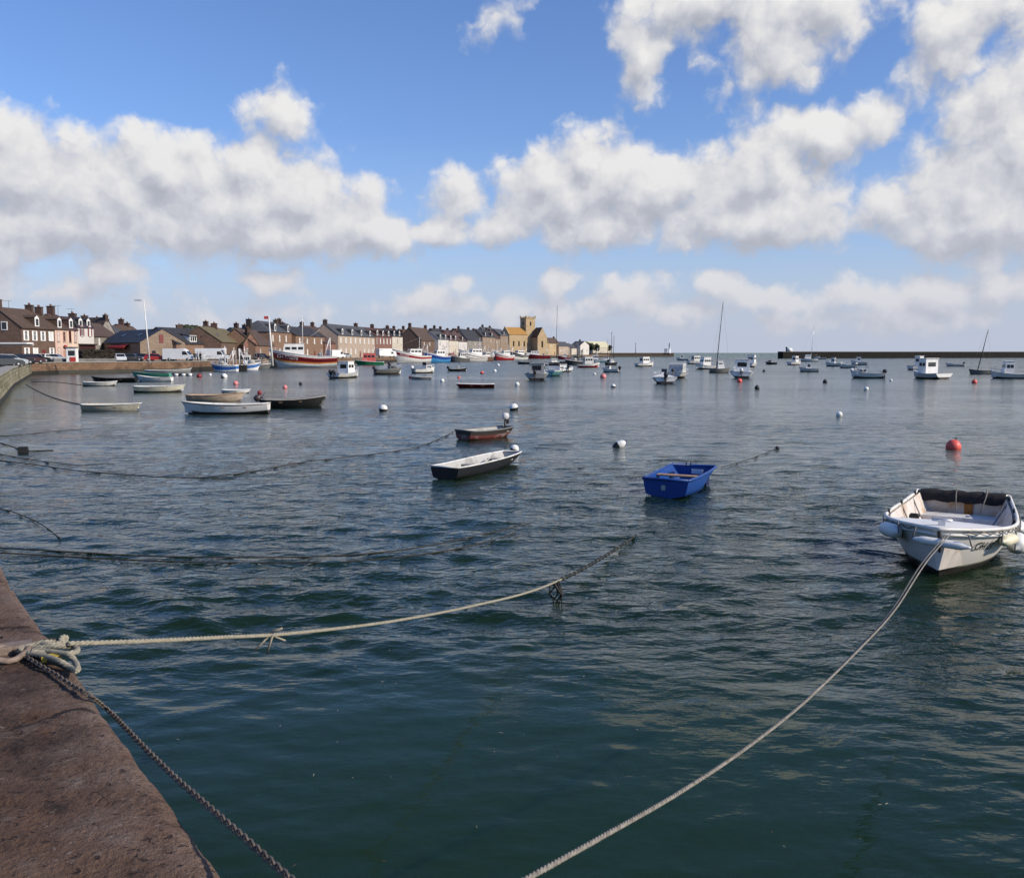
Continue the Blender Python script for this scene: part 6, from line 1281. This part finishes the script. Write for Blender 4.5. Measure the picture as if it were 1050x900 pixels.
m = MB(); rc = at(7, 670, QZ+.03); m.tube([rc+Vector((.10*math.cos(k*math.pi/10), .10*math.sin(k*math.pi/10), .012*math.sin(k))) for k in range(21)], .016, 8)
o = m.build('mooring_ring', pmat('ring_iron', (.20, .15, .12), .7, .4, 12, .4, 40)); tag(o, 'rusty iron ring lying on the quay top beneath the ropes', 'mooring ring', None, 'thing')
m = MB(); st_ = at(16, 668, QZ); m.box((st_.x, st_.y, QZ+.02), (.16, .09, .05), rz=.5); m.build('staple', MATS['ring_iron'], o)
# chain
ch_px = [(24, 671), (40, 681), (56, 690.5), (72, 701), (92, 713)]
cp = [at(x, y, QZ+.025) for x, y in ch_px]
EA, EB = cp[-1], at(250, 900, QZ)
we = (E[0]-E[4]); we.z = 0; we.normalize(); wo = Vector((we.y*-1, we.x, 0)); wo = wo if wo.x > 0 else -wo
PA = E[4]+wo*.07
for (x, y) in [(110, 727), (130, 747), (150, 768), (180, 797), (212, 825), (250, 858), (297, 900), (330, 928), (360, 952)]:
    d = ray(x, y); o_ = Vector((0, 0, CAM_H)); t = (PA-o_).dot(wo)/d.dot(wo); k = min(t, 3.9); q = o_+d*t
    cp.append(q)
cpts = evenly(spline(cp, 14), .027); m = MB()
for i in range(len(cpts)-1):
    a, b = cpts[i], cpts[i+1]; c = (a+b)/2; t = (b-a).normalized(); s_ = t.cross(Vector((0, 0, 1))).normalized(); u = s_.cross(t); w = s_ if i % 2 else u
    lk = [c+t*(.0205*math.cos(k*.6283))+w*(.0105*math.sin(k*.6283)) for k in range(11)]; m.tube(lk, .0042, 5, cap=False)
o = m.build('mooring_chain', pmat('chain_iron', (.11, .088, .074), .75, .4, 30, .3, 60)); tag(o, 'rusty iron chain hanging over the granite edge in the near corner', 'chain', None, 'thing')
# the double rope of the white launch
bowp = MwB @ (ptB(.985, .90, 1)+Vector((.05, 0, 0))); endp = Vector((-.36, 1.86, 1.42))
cand = vplane(bowp, endp, [(945, 578), (915, 625), (880, 665), (830, 715), (770, 763), (700, 810), (620, 856), (541, 900)])
pts = [bowp]+cand+[cand[-1]+(cand[-1]-cand[-2]).normalized()*.7]; sp = spline(pts, 14); m = MB(); laid_rope(m, sp, .0100, .07, 3, .012)
o = m.build('mooring_rope', ropegrey); tag(o, 'long grey white rope from the white launch bow down to the near quay', 'rope', 'ropes between quay and boats', 'thing')
m = MB(); off_ = Vector((.07, .0, .015)); L_ = len(sp); m.tube([p+off_*(1-i/(L_*.45))+Vector((.0, .0, .004)) for i, p in enumerate(sp[:int(L_*.45)])], .009, 6)
m.build('second_line', ropegrey, o)
# dark lines lying in the water
for pxs, rad, lab in (
 ([(-12, 561), (60, 565), (130, 569), (200, 571), (300, 571), (370, 568), (430, 561), (490, 549), (545, 536)], .013, 'dark wet rope across the water, upper of two beyond the pale laid rope'),
 ([(-10, 566), (60, 570), (160, 575), (260, 577), (350, 576), (410, 571), (460, 564), (505, 554), (528, 546)], .012, 'dark wet rope across the water, lower of two beyond the pale laid rope'),
 ([(-8, 471), (40, 477), (75, 482), (120, 486), (165, 489), (215, 489), (260, 483), (310, 474), (370, 467), (425, 459), (452, 449), (465, 443)], .015, 'long dark rope sweeping from the quay wall to the red brown dinghy'),
 ([(-8, 464), (25, 470), (60, 475), (85, 477), (112, 475)], .012, 'short dark rope beside the long rope by the weedy wall'),
 ([(-6, 452), (10, 457), (22, 461)], .018, 'dark line tied to the black float by the weedy wall'),
 ([(26, 394), (45, 404), (66, 411), (88, 415.5)], .030, 'slack dark rope from the weedy wall to the pale flat skiff'),
 ([(-8, 447), (20, 446), (55, 442), (95, 439.5)], .014, 'thin dark rope trailing on the pale water left of the skiff'),
 ([(-6, 520), (14, 525), (40, 536), (62, 552)], .010, 'thin dark rope dipping into the water above the quay corner'),
 ([(740, 479), (770, 470), (797, 459.5)], .012, 'thin line from the blue tender to the tiny dark float'),
 ([(32, 391), (60, 392), (86, 395)], .030, 'slack rope from the wall corner to the small grey white rowing boat')):
    P_ = [at(x, y, .022) for x, y in pxs]; m = MB(); m.tube(spline(P_, 8), rad, 6); o = m.build('mooring_rope', ropedark); tag(o, lab, 'rope', 'ropes between quay and boats', 'thing')
p = at(24, 463.5); o = thing('black_float', 'small black box float on a line by the weedy wall', 'float', (p.x, p.y, 0), .3); m = MB(); m.box((0, 0, .06), (.34, .22, .26), taper=.8); m.build('box', blackp, o); m = MB(); m.tube([(.15, 0, .04), (.45, .1, .03), (.9, .2, .02)], .02, 6); m.build('tail', ropedark, o)

# scraps of weed and straw drifting on the calm water by the quay
m = MB(); rr = random.Random(12)
for i in range(70):
    x = rr.gauss(.2, 1.6); y = 7.2+rr.gauss(0, 2.2)
    if y < 4.2 or x < -.62*(y-1.8)-.3: continue
    s_ = rr.uniform(.004, .013); a_ = rr.random()*6.28; l_ = rr.uniform(1, 3); c_, d_ = math.cos(a_)*s_, math.sin(a_)*s_; z = .012+rr.random()*.006
    m.add([(x-c_*l_, y-d_*l_, z), (x+d_*.5, y-c_*.5, z+.004), (x+c_*l_, y+d_*l_, z), (x-d_*.5, y+c_*.5, z+.003)], [(0, 1, 2, 3)], 0 if rr.random() < .6 else 1)
tag(m.build('floating_weed', [pmat('straw', (.30, .27, .20), .8, .3, 5), pmat('weed_bits', (.06, .045, .02), .8, .3, 5)]), 'scraps of weed and straw drifting on the calm green water', 'floating weed', None, 'stuff')
